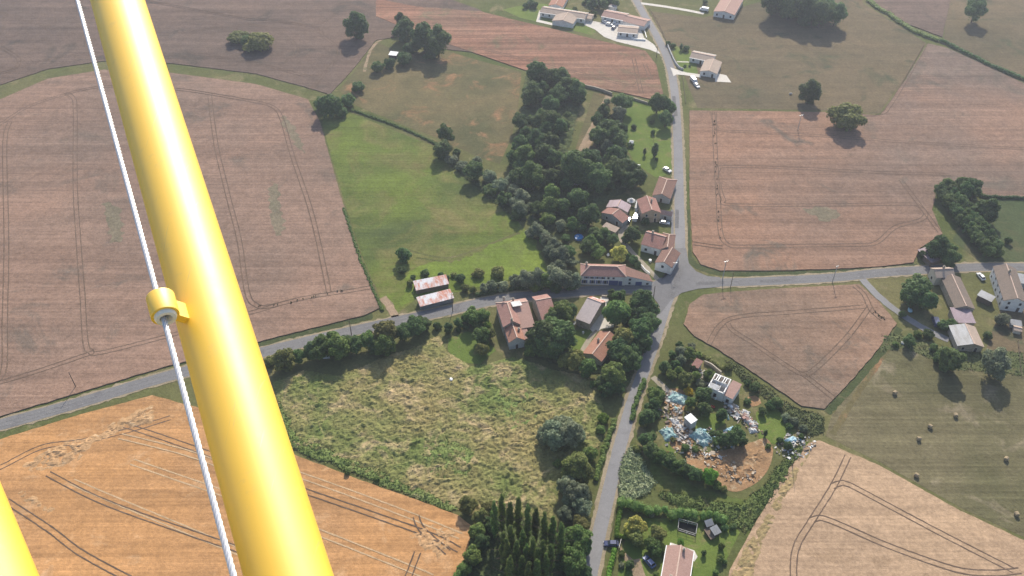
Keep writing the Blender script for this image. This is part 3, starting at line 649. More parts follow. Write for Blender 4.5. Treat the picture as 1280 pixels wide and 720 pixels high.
zone('on the grass island by the junction', 680, 290, 4.923, [(440,500,155,'mid'),(455,405,90,'mid'),(420,390,60),(600,440,150),(640,470,120),(580,520,130),(640,560,125),(590,620,140),(610,690,110),(630,410,70),(500,560,60,b),(525,480,40,b)])
zone('between the farm barn and the narrow house', 680, 290, 4.923, [(110,500,145,'mid'),(60,550,115),(150,500,100),(50,610,110),(90,640,110),(130,445,50,b,'mid'),(90,450,45,b,'bright')])
zone('at the right end of the rough field', 560, 400, 4.5, [(600,640,160,'grey'),(680,650,150,'grey'),(545,650,100,'grey'),(730,650,90,'grey'),(640,600,110,'grey'),(870,560,70,b,'bright'),(860,620,60,b,'mid')])
zone('along the lower road edge', 560, 560, 4.5, [(720,115,150,'olive'),(770,150,110,'olive'),(670,130,60,b,'mid'),(670,220,110,'grey'),(730,260,130,'grey'),(750,330,110,'grey'),(680,300,80,'grey'),(660,375,90,'grey'),(750,430,100,'olive'),(800,40,90,b,'mid'),(620,90,60,b,'mid')])
zone('beside the poplar plantation', 560, 560, 4.5, [(110,320,95,'olive'),(730,520,150,'mid'),(660,540,130,'mid'),(700,640,150,'mid'),(770,560,90),(640,640,110),(760,700,90)])
zone('at the field corner of the plantation', 560, 600, 5.82, [(300,215,105,'olive'),(240,275,115,'olive'),(215,370,120,'mid'),(185,560,130,'mid'),(120,650,110,'mid'),(250,460,115),(80,700,90,'mid'),(320,330,110)])
# poplars: tops measured, feet where they stand
POPS = [(335,160),(392,112),(452,165),(515,132),(580,180),(642,205),(705,240),(765,268),(828,310),(455,330),(545,370),(620,420),(690,440),(750,470),(450,560),(540,560),(650,580),(425,430),(500,450),(575,470),(655,500),(715,540),(590,600),(400,380)]
for i, (x, y) in enumerate(POPS):
    px, py = 560+x/5.82, 600+y/5.82; Hh = 20.0*(.92+.16*random.random()); w = 2.3
    p = P(px, py, Hh); s = PPM(px, py+60)
    # centre pixel of the crown
    c = Vector((p.x, p.y, 3.2*w)); d = c-CAM; k = d.dot(FWD); cx = 640+F*d.x/k; cy = 360-F*d.dot(UP)/k
    o = plant(cx, cy, w*PPM(cx, cy), 'poplar', 'poplar', 'of the poplar plantation', 'poplars in the plantation')
    o.location = (p.x, p.y, 0); o.scale = (w, w, Hh/6.25)
zone('around the junk yard house', 780, 420, 4.923, [(250,190,70),(300,120,55),(350,95,70,'grey'),(400,110,75,'mid'),(415,65,55,b,'grey'),(350,155,65,'grey'),(290,240,65,'mid'),(335,220,55,'mid'),(385,265,85,'olive'),(320,180,60),(398,342,62,b,'gold'),(490,370,105),(495,450,85),(415,410,65,'mid'),(395,450,55,b,'olive'),(470,290,65,b,'grey'),(525,245,75,'mid'),(440,250,60,'mid'),(430,200,60,b),(340,60,50,b),(460,120,50,b,'mid')])
zone('of the shrub row left of the junk yard', 780, 420, 4.923, [(140,500,95),(180,490,65),(120,545,55,b,'olive'),(200,375,95,'mid'),(190,425,75),(170,340,55,b,'mid'),(130,640,85),(170,620,65),(225,365,65,b),(210,330,50,b),(150,440,60,b),(200,480,50,b),(150,680,70,b,'mid'),(80,700,60,b,'olive')])
zone('among the blue tarps of the junk yard', 780, 420, 4.923, [(600,490,70),(690,620,110),(640,640,95),(545,600,50,b),(640,190,60,b,'olive'),(380,690,60,b,'mid'),(440,700,50,b,'mid'),(870,600,24,'column'),(590,610,60,b),(300,640,40,b,'olive'),(700,560,40,b,'bright'),(730,650,60),(570,650,60,b)])
zone('on the waste ground right of the junk yard', 780, 420, 4.923, [(800,320,75,b),(760,400,50,b),(850,470,60,b),(940,420,80,b),(900,430,70,b),(1000,500,70,b,'grey'),(1050,530,70,b,'grey'),(1100,570,60,b,'grey'),(1020,560,50,b),(960,640,50,b,'mid'),(1010,680,60,b),(1090,620,40,b,'mid'),(890,680,40,b,'mid'),(760,290,50,b)])
zone('of the curved hedge below the junk yard', 720, 560, 4.5, [(420,20,90),(470,50,85,'mid'),(520,80,85),(570,110,85,'mid'),(620,130,75),(670,150,80),(700,160,60,b),(750,165,85,'bright'),(790,215,60,b,'mid'),(830,235,50,b,'olive'),(500,30,40,b,'olive'),(600,90,50,b,'grey')])
zone('in the garden above the rose roofed bungalow', 740, 630, 7.11, [(395,200,160,'yellow'),(330,230,110,'yellow'),(400,310,130,'olive'),(590,260,150,'olive'),(530,360,125,'mid'),(570,420,110,'mid'),(1150,378,62,'mid'),(995,438,48),(1138,485,70,'mid'),(1175,512,55,b,'mid'),(520,95,70,b,'grey'),(265,440,70,b,'mid'),(330,540,85),(265,545,60,b,'grey'),(650,450,70,b,'olive'),(665,515,55,b,'mid'),(790,330,70,b,'bright'),(570,625,55,b,'mid'),(700,150,40,b),(1100,610,60,b,'mid'),(920,150,80,b,'mid'),(860,140,80,b),(1180,220,80,b),(1250,200,80,b)])
zone('around the right hand farmyard', 1080, 300, 4, [(260,240,125),(310,300,110),(240,290,100),(370,50,105),(430,90,90),(420,50,70),(230,505,62),(430,600,120),(650,625,130,'grey'),(690,400,80,b,'grey'),(400,430,70,b),(440,420,60,b),(380,590,70,b),(290,80,50,b),(160,520,40,b,'mid'),(320,470,60,b),(270,470,50,b,'mid'),(350,540,50,b),(190,370,40,b),(620,480,50,b)])
BELT = [(690+i*27+o[0], 205+i*33.5+o[1]) for i in range(14) for o in ((-24, 22), (28, -18))]
zone('of the long tree belt right of the wheat', 1060, 200, 5.8, [(x, y, 92) for x, y in BELT])
zone('beside the head of the tree belt', 1060, 200, 5.8, [(830,180,110),(900,190,120),(920,240,100),(860,235,110),(1010,360,160),(1160,590,60,b),(1090,680,80,b),(940,330,60,b)])
zone('of the dark copse at the top right', 960, 0, 4, [(30,10,130),(110,30,130),(190,55,120),(265,75,115),(340,75,105),(150,-10,120),(70,-20,110),(230,30,100),(300,50,90)])
zone('standing alone in the upper right fields', 960, 0, 4, [(210,460,100),(390,590,185,'bush','olive'),(1035,60,95)])
zone('in the gardens of the top hamlet', 660, 0, 8, [(640,50,110),(700,40,80),(760,50,90),(880,40,70),(30,30,80,b),(60,50,90,b),(470,90,60,b,'mid'),(660,140,60,b,'mid'),(560,30,50,b),(820,10,80),(600,10,70),(-20,60,70,b)])
zone('in the white bungalow garden at the top', 820, 0, 6.54, [(100,355,50,b),(140,375,55,b),(250,400,60,b),(205,385,25,'column'),(238,540,28,b),(275,540,24,b),(400,15,50,b),(230,410,40,b)])
for (x, y) in ((434,593),(471,601)): plant(x, y-2, 9, 'bush', 'mid', 'on the edge of the golden wheat', 'bushes on the wheat edge')

# labels for plants: where in their group they stand, and how large
def label_plants():
    zs = {}
    for p in plants: zs.setdefault(p['zone'], []).append(p)
    for z, ps in zs.items():
        x0, x1 = min(p['x'] for p in ps), max(p['x'] for p in ps); y0, y1 = min(p['y'] for p in ps), max(p['y'] for p in ps)
        def bands(v, a, c, names):
            if c-a < 1e-6: return ''
            return names[min(len(names)-1, int((v-a)/(c-a+1e-6)*len(names)))]
        big = len(ps) > 5
        hx = ('far left', 'left', 'middle', 'right', 'far right') if big else ('left', 'middle', 'right'); vy = ('top', 'upper', 'centre', 'lower', 'bottom') if big else ('upper', 'lower')
        cells = {}
        for p in ps:
            h = bands(p['x'], x0, x1, hx); v = bands(p['y'], y0, y1, vy)
            p['cell'] = (v+' '+h).strip()
            cells.setdefault((p['cell'], p['kind'], p['col']), []).append(p)
        for (cell, kind, col), cs in cells.items():
            cs.sort(key=lambda p: -p['d']); n = len(cs)
            for i, p in enumerate(cs):
                rank = ''
                if n == 2: rank = ('larger ', 'smaller ')[i]
                elif n == 3: rank = ('largest ', 'middle sized ', 'smallest ')[i]
                elif n > 3: rank = ('largest ',)[0] if i == 0 else ('smallest ' if i == n-1 else 'middle sized ')
                noun = NOUN[kind]
                where = 'at the '+cell if cell else ''
                lab = f"{rank}{COLNAME[col]} {noun} {where} {z}".replace('  ', ' ')
                w = lab.split()
                if len(w) > 16: lab = ' '.join(w for w in lab.split() if w not in ('the',))
                
                if 'upper left wheat' in z and kind == 'bush': p['o'].scale.z *= .62
                tag(p['o'], p['label'] or lab, {'tree': 'tree', 'bush': 'bush', 'poplar': 'tree', 'conifer': 'tree', 'column': 'shrub'}[kind], p['group'])
label_plants()

def hedge(px, w, h, colr, label, n_per_m=60, trim=False, step=None, name='hedge'):
    pts = catmull([P(x, y, 0) for x, y in px], step or w*.55); rng = np.random.default_rng(int(px[0][0]*7+px[0][1])); lob = []
    c0 = pts[len(pts)//2].copy()
    Ln = sum((pts[i+1]-pts[i]).length for i in range(len(pts)-1))
    for p in pts:
        j = .06 if trim else .22; q = p-c0
        lob.append(((q.x+rng.uniform(-j, j)*w, q.y+rng.uniform(-j, j)*w, h*.48), (w*(.55 if trim else rng.uniform(.42, .66)), w*(.55 if trim else rng.uniform(.42, .66)), h*(.54 if trim else rng.uniform(.4, .62)))))
    o = bpy.data.objects.new(name, foliage(name+'_foliage', lob, int(min(6000, Ln*n_per_m)), .38 if not trim else .24, 11, core=.88)); link(o)
    o.data.materials[0] = L[colr]; o.location = c0
    return tag(o, label, 'hedge', 'hedges of the village')
hedge([(777,632),(772,655),(770.5,671)], 1.4, 1.8, 'bright', 'clipped bright green hedge above the navy car at the garden gate', 90, True)
hedge([(771,671),(783,673)], 1.4, 1.6, 'bright', 'short clipped bright green hedge turning into the garden under the yellow tree', 90, True)
hedge([(767.5,690),(763,708),(760,724)], 1.5, 1.8, 'bright', 'clipped bright green hedge below the navy car at the garden gate', 90, True)
hedge([(778,632),(800,640),(820,641),(840,645),(860,645),(885,648),(905,655)], 3.0, 3.4, 'mid', 'long informal dark hedge along the top of the bungalow garden', 40)
hedge([(790,524),(797,496),(806,476)], 1.6, 1.6, 'mid', 'narrow green hedge on the road verge left of the junk yard', 50)
hedge([(745,600),(756,560),(768,528)], 1.6, 1.6, 'mid', 'green hedge on the left verge of the lower road', 40)
hedge([(1085,2),(1112,20),(1140,38),(1170,50)], 3.2, 1.8, 'mid', 'broad green hedge strip below the small top brown field', 30)
hedge([(1176,52),(1205,66),(1240,84),(1290,104),(1360,134)], 2.2, 2.0, 'dark', 'thin dark hedge running to the right edge above the grey wheat', 30)
hedge([(1225,246),(1260,248),(1320,249)], 1.4, 1.4, 'dark', 'thin dark hedge between the grey wheat and the small right meadow', 30)
hedge([(440,138),(480,152),(520,168),(548,182)], 1.4, .9, 'mid', 'low hedge beside the track between the two left meadows', 40)
hedge([(478,388),(462,352),(446,312),(430,262)], 1.2, .8, 'mid', 'low green strip between the left wheat and the green meadow', 30)
hedge([(596,370),(640,362),(700,356)], 1.6, 1.5, 'dark', 'dark hedge along the shaded farm road opposite the big farmhouse', 40)
hedge([(868,440),(890,452),(905,462)], 1.8, 1.2, 'olive', 'olive hedge behind the ruined shed of the junk yard', 40)


# ------------------------------------------------------------------ buildings
def frame_of(p0, p1, p3, h):
    a, b, c = P(*p0, h), P(*p1, h), P(*p3, h)
    e = (b-a); e.z = 0; Lx = e.length; e.normalize(); nrm = Vector((-e.y, e.x, 0))
    D = (c-a).dot(nrm); rz = math.atan2(e.y, e.x)
    base = a+e*Lx/2+nrm*D/2; base.z = 0
    return base, rz, Lx, D
def panel(mb, side, Lx, D, u0, u1, z0, z1, o0, o1, mi=0):
    ox, oy = -Lx/2, -D/2
    if side == 'n': mb.box(ox+u0, oy-o1, z0, ox+u1, oy-o0, z1, mi)
    elif side == 'f': mb.box(ox+u0, oy+D+o0, z0, ox+u1, oy+D+o1, z1, mi)
    elif side == 'l': mb.box(ox-o1, oy+u0, z0, ox-o0, oy+u1, z1, mi)
    else: mb.box(ox+Lx+o0, oy+u0, z0, ox+Lx+o1, oy+u1, z1, mi)
def opening(root, side, Lx, D, u, z, w, hh, kind='w', shut=None, fm='frame'):
    t = .09
    if kind == 'w':
        m = MB()
        panel(m, side, Lx, D, u-w/2-t, u+w/2+t, z-t, z, -.02, .09); panel(m, side, Lx, D, u-w/2-t, u+w/2+t, z+hh, z+hh+t, -.02, .07)
        panel(m, side, Lx, D, u-w/2-t, u-w/2, z, z+hh, -.02, .07); panel(m, side, Lx, D, u+w/2, u+w/2+t, z, z+hh, -.02, .07)
        f = m.build('window', M[fm], root)
        m = MB(); panel(m, side, Lx, D, u-w/2, u+w/2, z, z+hh, -.01, .02); m.build('pane', M['pane'], f)
        if shut:
            for s in (-1, 1):
                m = MB(); c = u+s*(w/2+t+.02+w*.25); panel(m, side, Lx, D, c-w*.25, c+w*.25, z, z+hh, .01, .06); m.build('shutter', M[shut], root)
    else:
        m = MB(); panel(m, side, Lx, D, u-w/2-t, u-w/2, z, z+hh+t, -.02, .07); panel(m, side, Lx, D, u+w/2, u+w/2+t, z, z+hh+t, -.02, .07); panel(m, side, Lx, D, u-w/2, u+w/2, z+hh, z+hh+t, -.02, .07)
        f = m.build('door', M[fm], root)
        m = MB(); panel(m, side, Lx, D, u-w/2, u+w/2, z, z+hh, -.01, .03); m.build('leaf', M[shut or 'darkwood'], f)
def auto_open(root, Lx, D, h, sides='nl', shut=None, door=True, up=None):
    for sd in sides:
        run = Lx if sd in 'nf' else D
        n = max(1, int((run-1.2)/3.2))
        for i in range(n):
            u = run*(i+.5)/n
            if sd == 'n' and door and i == n//2: opening(root, sd, Lx, D, u, 0, 1.0, min(2.1, h-.5), 'd', shut)
            else: opening(root, sd, Lx, D, u, .9 if h > 2.6 else .7, .95, min(1.25, h-1.4), 'w', shut)
            if h > 4.6: opening(root, sd, Lx, D, u, 3.2, .85, min(1.2, h-3.7), 'w', shut)
def house(name, label, cat, p0, p1, p3, h, rise, ridge='x', hip=(0, 0), roof='tile_pink', wall='wall_cream', rf=.5, near=None, oh=.3, g=.25, chim=(), sides='nl', shut=None, fascia=None, cap=True, mono=False, group=None, door=True, autow=True):
    base, rz, Lx, D = frame_of(p0, p1, p3, h)
    root = tag(empty(name, base, rz), label, cat, group)
    if ridge == 'x': U, V = Lx, D; mp = lambda u, v, z: Vector((u-Lx/2, v-D/2, z))
    else: U, V = D, Lx; mp = lambda u, v, z: Vector((Lx/2-v, u-D/2, z))
    r = rf*V; zt = h+rise
    if mono:
        s = rise/V
        zz = lambda v: h+s*v
        mb = MB(); mb.slab([mp(-g, -oh, zz(-oh)), mp(U+g, -oh, zz(-oh)), mp(U+g, V+oh, zz(V+oh)), mp(-g, V+oh, zz(V+oh))], .12)
        mb.build('roof', M[roof], root)
        mw = MB(); lo = [mp(0, 0, 0), mp(U, 0, 0), mp(U, V, 0), mp(0, V, 0)]; hi = [mp(0, 0, zz(0)-.07), mp(U, 0, zz(0)-.07), mp(U, V, zz(V)-.07), mp(0, V, zz(V)-.07)]
        mw.add(lo+hi, [(0,1,5,4),(1,2,6,5),(2,3,7,6),(3,0,4,7),(4,5,6,7)]); mw.build('wall', M[wall], root)
    else:
        s1, s2 = rise/r, rise/(V-r); ins = min(V*.5, U*.4)
        a = ins if hip[0] else -g; b = U-ins if hip[1] else U+g
        ua = -oh if hip[0] else -g; ub = U+oh if hip[1] else U+g
        zn, zf = h-oh*s1, h-oh*s2
        mb = MB()
        mb.slab([mp(ua, -oh, zn), mp(ub, -oh, zn), mp(b, r, zt), mp(a, r, zt)], .16, 1 if near else 0)
        mb.slab([mp(ub, V+oh, zf), mp(ua, V+oh, zf), mp(a, r, zt), mp(b, r, zt)], .16, 0)
        if hip[0]: mb.slab([mp(ua, V+oh, zf), mp(ua, -oh, zn), mp(a, r, zt)], .16, 0)
        if hip[1]: mb.slab([mp(ub, -oh, zn), mp(ub, V+oh, zf), mp(b, r, zt)], .16, 0)
        mb.build('roof', [M[roof], M[near]] if near else M[roof], root)
        if cap:
            m = MB(); up = Vector((0, 0, .06)); m.bar(mp(a, r, zt)+up, mp(b, r, zt)+up, .34, .14)
            if hip[0]:
                for v, z in ((-oh, zn), (V+oh, zf)): m.bar(mp(ua, v, z)+up, mp(a, r, zt)+up, .3, .12)
            if hip[1]:
                for v, z in ((-oh, zn), (V+oh, zf)): m.bar(mp(ub, v, z)+up, mp(b, r, zt)+up, .3, .12)
            m.build('ridge_tiles', M['ridge'], root)
        if fascia:
            m = MB()
            for v, z, sg in ((-oh, zn, -1), (V+oh, zf, 1)): m.bar(mp(ua, v+sg*.1, z-.06), mp(ub, v+sg*.1, z-.06), .24, .22)
            m.build('gutter', M[fascia], root)
        mw = MB(); e = .1
        ga = [(0, 0), (0, V)]
        lo = [mp(0, 0, 0), mp(U, 0, 0), mp(U, V, 0), mp(0, V, 0)]; hi = [mp(0, 0, h-e), mp(U, 0, h-e), mp(U, V, h-e), mp(0, V, h-e)]
        fs = [(0,1,5,4),(2,3,7,6)]; vs = lo+hi
        if hip[0]: fs.append((3,0,4,7))
        else: vs.append(mp(0, r, zt-e)); fs.append((3,0,4,len(vs)-1,7))
        if hip[1]: fs.append((1,2,6,5))
        else: vs.append(mp(U, r, zt-e)); fs.append((1,2,6,len(vs)-1,5))
        mw.add(vs, fs); mw.build('wall', M[wall], root)
        for cu, cv in chim:
            v = cv*V; z = zt-(abs(v-r)*(s1 if v < r else s2)); m = MB(); c = mp(cu*U, v, 0)
            m.box(c.x-.35, c.y-.3, z-.5, c.x+.35, c.y+.3, z+1.1); m.box(c.x-.43, c.y-.38, z+1.1, c.x+.43, c.y+.38, z+1.25)
            m.box(c.x-.2, c.y-.15, z+1.25, c.x+.2, c.y+.15, z+1.55)
            m.build('chimney', M['wall_stone'], root)
    if autow: auto_open(root, Lx, D, h, sides, shut, door)
    return root, Lx, D
# village row along the road
house('cottage', 'village cottage with a brown hipped roof beside the road, behind a white car', 'house', (816,243.8), (837.5,248), (818,219.5), 3.0, 1.7, 'y', (0,1), 'tile_brown', 'wall_grey', sides='nl')
house('village_house', 'tall tan gabled house with a pinkish tiled roof in the middle of the village row', 'house', (803,266.5), (825.5,265), (789,250), 5.2, 1.7, 'y', (0,0), 'tile_pink', 'wall_tan', chim=((.6,.35),), sides='n')
house('house_annex', 'small pink roofed annex with a grey blue wall above a silver car', 'annex', (824.9,266.2), (839.5,268.8), (826,262), 3.3, .9, 'x', (0,0), 'tile_rose', 'wall_grey', sides='n', cap=False)
house('flat_annex', 'pale flat roofed annex with one dark window left of the tan gabled house', 'annex', (794,259.5), (803.5,261), (794.5,250), 2.8, .3, mono=True, roof='tin_grey', wall='wall_white', sides='n', door=False)
house('village_house', 'village house with a two tone tiled roof and white shaded wall below the silver car', 'house', (802,304.5), (826,311), (804.2,286.5), 3.9, 2.0, 'x', (0,0), 'tile_pink', 'wall_white', rf=.62, chim=((.33,.62),), sides='nl')
house('corner_house', 'brown hipped house standing on the road edge beside the two tone village house', 'house', (826.5,310.5), (841.2,312.5), (828,291), 4.0, 1.4, 'y', (0,1), 'tile_brown', 'wall_cream', sides='n', autow=False)
house('gable_house', 'white gabled house with one small window at the village junction', 'house', (819.5,327.5), (839.6,333.8), (821.6,307.5), 4.0, 1.5, 'y', (0,0), 'tile_brown', 'wall_white', autow=False)
g0 = [o for o in COL.objects if o.name.startswith('gable_house')][0]
_, _, gl, gd = frame_of((819.5,327.5), (839.6,333.8), (821.6,307.5), 4.0); opening(g0, 'n', gl, gd, gl*.45, 2.2, 1.0, 1.2)
house('cottage', 'cottage with half brown and half red tiled roof left of the dark blue car', 'house', (752.5,265.5), (778,278), (757.2,257.6), 3.0, 1.7, 'y', (0,0), 'tile_pink', 'wall_grey', sides='n')
house('tin_barn', 'barn with a purplish sheet roof joined behind the half red cottage', 'barn', (758.5,258.5), (784,264.5), (763,250.5), 2.9, 1.5, 'y', (0,0), 'tin_purple', 'wall_stone', autow=False)
house('garden_shed', 'low tan flat roofed shed below the half red cottage', 'shed', (753.5,283), (769,290), (756,278), 2.1, .3, mono=True, roof='tile_tan', wall='wall_stone', sides='n', autow=False)
# the long white house on the farm road
hr, hl, hd = house('long_house', 'long white two storey house with blue shutters under a red hipped roof', 'house', (726.6,343.6), (782.3,345.2), (724.5,329.5), 4.9, 1.9, 'x', (1,1), 'tile_farm', 'wall_white', autow=False, chim=((.12,.7),))
for fx in (.10,.20,.30,.40,.505,.60): opening(hr, 'n', hl, hd, hl*fx*1.22, 3.2, .8, .9, 'w', 'blue' if fx < .45 else None)
for fx in (.07,.22,.34,.46): opening(hr, 'n', hl, hd, hl*fx*1.2, .75, .95, 1.6, 'w', 'blue')
opening(hr, 'n', hl, hd, hl*.74, 0, 3.6, 2.5, 'd', 'blue'); opening(hr, 'n', hl, hd, hl*.89, 0, 1.4, 2.3, 'd', 'blue')
def wing():
    A, B, C, Dd = P(782.5,345.0,4.75), P(815.5,352.2,2.0), P(811,343.8,2.3), P(778.5,331.8,5.0)
    c = (A+B+C+Dd)/4; c.z = 0; root = tag(empty('house_wing', c), 'tapering white wing with a long brown roof sloping down to the junction', 'house wing')
    q = [v-c for v in (A, B, C, Dd)]
    mb = MB(); k = [v+(v-sum(q, Vector())/4)*.025+Vector((0, 0, .12)) for v in q]; mb.slab(k, .16); mb.build('roof', M['tile_brown'], root)
    m = MB(); lo = [Vector((v.x, v.y, 0)) for v in q]; m.add(lo+q, [(0,1,5,4),(1,2,6,5),(2,3,7,6),(3,0,4,7)]); m.build('wall', M['wall_white'], root)
    e = (lo[1]-lo[0]); Lw = e.length; e.normalize(); nn = Vector((e.y, -e.x, 0))
    def op(nm, u, z, w, h, m1):
        Mx = Matrix.Translation(lo[0]+e*u)@Matrix(((e.x, nn.x, 0, 0), (e.y, nn.y, 0, 0), (0, 0, 1, 0), (0, 0, 0, 1)))
        m = MB(); m.box(-w/2-.1, .0, z-.1, w/2+.1, .05, z+h+.1, 0, Mx); f = m.build(nm, M['frame'], root)
        m = MB(); m.box(-w/2, .05, z, w/2, .08, z+h, 0, Mx); m.build('pane' if nm == 'window' else 'leaf', M[m1], f)
    op('window', Lw*.16, 2.5, .9, 1.0, 'pane'); op('window', Lw*.16, .6, .8, 1.0, 'pane'); op('door', Lw*.5, .02, 2.4, 1.9, 'blue'); op('window', Lw*.82, .5, .9, .9, 'pane')
wing()
# the big farmhouse
house('farmhouse', 'big farmhouse wing with a long pink tiled roof and a shaded left facade', 'house', (629.6,407.8), (650.0,404.6), (614.8,379.4), 5.0, 2.0, 'y', (0,1), 'tile_farm', 'wall_stone', chim=((.96,.55),(.02,.5)), sides='l', rf=.42)
house('farm_range', 'middle farm range with a wide pink roof and a white patch', 'barn', (650.2,410), (668,407.2), (639,375.5), 3.9, 2.0, 'x', (0,0), 'tile_rose', 'wall_stone', rf=.74, autow=False, chim=((.1,.95),))
house('farm_leanto', 'narrow pinkish lean-to roof beside the orange front gable of the farmhouse', 'lean-to', (655.3,423), (661.5,421.8), (650.5,409.5), 3.0, .8, mono=True, roof='tile_rose', wall='wall_stone', autow=False)
house('gable_wing', 'orange roofed front gable wing of the big farmhouse', 'house wing', (636.7,427.2), (655.5,424), (630.8,410), 4.0, 1.8, 'y', (0,0), 'tile_orange', 'wall_grey', chim=((.55,.2),), sides='nl')
house('farm_barn', 'tall farm barn with a pink two slope roof at the right of the farmhouse', 'barn', (678.5,400.5), (696.5,397), (664.3,371.3), 5.4, 2.2, 'x', (0,0), 'tile_farm', 'wall_stone', rf=.66, autow=False)
m = MB(); a, b_, c_, d_ = P(638,378,6.1), P(649.5,376,6.1), P(653,382,6.4), P(641,384,6.4)
m.slab([v+Vector((0, 0, .25)) for v in (a, d_, c_, b_)], .1); tag(m.build('roof_sheet', M['sheet']), 'bright white sheet lying on the far slope of the farm roof', 'roof sheet')
house('narrow_house', 'narrow house with a steep grey front slope and a patched red and white back slope', 'house', (720.3,397.5), (737,404), (731.3,367), 3.6, 2.6, 'x', (0,0), 'tin_red', 'wall_stone', rf=.70, near='slate', sides='nr', autow=False)
house('bungalow', 'orange tiled cottage with a pale terrace at the end of the white driveway', 'house', (729,441), (751.5,451), (749.5,413.5), 2.8, 1.6, 'y', (0,0), 'tile_orange', 'wall_cream', chim=((.55,.7),), sides='nl')
sheet('terrace', [(724,439),(731,427),(738,417),(745,412),(747,414),(734,434),(729,443)], .1, M['lane'], jit=0)
house('tin_barn', 'upper tin barn with a blue grey and rusty roof by the meadow', 'barn', (520.5,362.3), (560.5,354.2), (516.8,353), 2.2, .5, mono=True, roof='tin_rust', wall='wood', autow=False)
house('tin_barn', 'lower tin barn with white and rust red roof sheets beside the road', 'barn', (525.8,382.5), (566.7,372), (519.2,373.5), 2.3, .4, mono=True, roof='tin_rust', wall='tin_grey', autow=False)
# right hand farmyard
house('stone_house', 'stone house with a tan tiled roof on the edge of the right hand road', 'house', (1171,346.5), (1193.5,345.5), (1162.5,335), 4.2, 1.5, 'x', (0,0), 'tile_tan', 'wall_cream', rf=.55, chim=((.5,.6),), sides='nl')
house('open_shed', 'old shed with a purplish brown sheet roof among bushes above the right road', 'shed', (1164.5,327.5), (1176.5,323.5), (1153,312), 2.5, .5, mono=True, roof='tin_purple', wall='wood', autow=False)
house('long_barn', 'long low barn with a grey brown ridge roof in the right hand farmyard', 'barn', (1194.5,384.5), (1218,385.5), (1204.5,347), 3.6, 1.3, 'y', (0,0), 'tile_barn', 'wall_stone', sides='l', autow=False)
house('low_barn', 'low barn with a purplish sheet roof joined below the long grey brown barn', 'barn', (1195.5,402.5), (1219,403), (1195,386.5), 2.8, .6, mono=True, roof='tin_purple', wall='wall_stone', autow=False)
house('lower_barn', 'grey roofed barn with an orange tiled strip at the bottom of the farmyard', 'barn', (1197.5,431.5), (1229.5,433), (1194.5,407.5), 3.0, 1.3, 'y', (0,0), 'tin_grey', 'wall_stone', sides='n', near='tile_tan', rf=.42)
house('farmhouse', 'large pale farmhouse with a brown roof and windowed long facade at the right edge', 'house', (1255.6,375), (1284,378.5), (1233,332), 5.0, 1.8, 'y', (0,0), 'tile_barn', 'wall_white', sides='nl', chim=((.75,.5),))
house('tin_leanto', 'grey sheet metal lean-to in front of the large pale farmhouse', 'lean-to', (1222.5,368.5), (1239,376.5), (1225.5,363.5), 2.6, .4, mono=True, roof='tin_grey', wall='wood', autow=False)
house('farm_shed', 'grey roofed shed cut by the right edge behind the pale farmhouse', 'shed', (1269,352), (1292,356), (1266,342), 2.6, .5, mono=True, roof='tin_grey', wall='wall_grey', autow=False)
house('small_shed', 'small blue grey shed at the right edge below the pale farmhouse', 'shed', (1264,405), (1277,407), (1266,400.5), 1.8, .3, mono=True, roof='tin_grey', wall='wall_grey', autow=False)
house('field_hut', 'tiny pale tiled hut at the right edge below the blue grey shed', 'hut', (1268,412), (1277,414), (1270,407), 1.8, .4, 'x', (0,0), 'tile_tan', 'wall_cream', autow=False)
# top hamlet
house('bungalow', 'white bungalow with a tan roof and bright gutters above the red field', 'house', (675,15), (730.5,23.5), (677,7.5), 2.9, 1.2, 'x', (0,0), 'tile_tan', 'wall_white', fascia='white', sides='n')
house('bungalow_wing', 'white gabled front wing of the bungalow above the red field', 'house wing', (690.5,25.5), (716,29.5), (692.3,15.5), 2.9, 1.3, 'y', (0,0), 'tile_tan', 'wall_white', sides='', cap=True)
house('bungalow', 'white bungalow with a dusky red roof behind the parked white cars', 'house', (752,20), (779,25.3), (752.6,11), 2.9, 1.3, 'x', (0,0), 'tile_rose', 'wall_white', fascia='white', sides='n')
house('bungalow_annex', 'red roofed annex stepping down to the road from the dusky red bungalow', 'annex', (779,26.2), (805,32.5), (781.5,17), 2.9, 1.1, 'x', (0,0), 'tile_rose', 'wall_white', sides='')
house('garage', 'white garage with a tan roof on the pale drive by the road', 'garage', (772,39.8), (796.5,42), (772.5,31), 2.6, .9, 'x', (0,0), 'tile_tan', 'wall_white', fascia='white', sides='n')
house('bungalow', 'pale house with an orange roof cut by the top edge', 'house', (686,6.5), (703,8.5), (689,-8), 3.0, 1.3, 'y', (0,0), 'tile_orange', 'wall_white', sides='')
house('garden_shed', 'small white shed among trees at the top of the hamlet', 'shed', (761,8), (769,9.5), (761.5,4.5), 2.0, .5, 'x', (0,0), 'tin_grey', 'wall_white', autow=False)
house('garden_shed', 'small tan roofed hut on the lawn between the two top bungalows', 'shed', (732,22.5), (739,23.5), (732.5,16.5), 2.2, .5, 'x', (0,0), 'tile_tan', 'wall_cream', autow=False)
house('bungalow', 'pale bungalow with a grey tan roof right of the road behind a grey wall', 'house', (862.5,71.5), (890,77), (863.8,63), 2.8, 1.2, 'x', (0,0), 'tile_tan', 'wall_white', fascia='white', sides='n')
house('bungalow_wing', 'front wing of the pale bungalow facing its concrete drive', 'house wing', (875.5,88.5), (896,92), (877.6,73.5), 2.8, 1.1, 'y', (0,0), 'tile_tan', 'wall_white', sides='n')
house('bungalow', 'pale pink roofed house at the top edge beside the white van', 'house', (892.5,14), (918,18.5), (894,-8), 3.2, 1.2, 'y', (0,0), 'tile_rose', 'wall_white', sides='n')
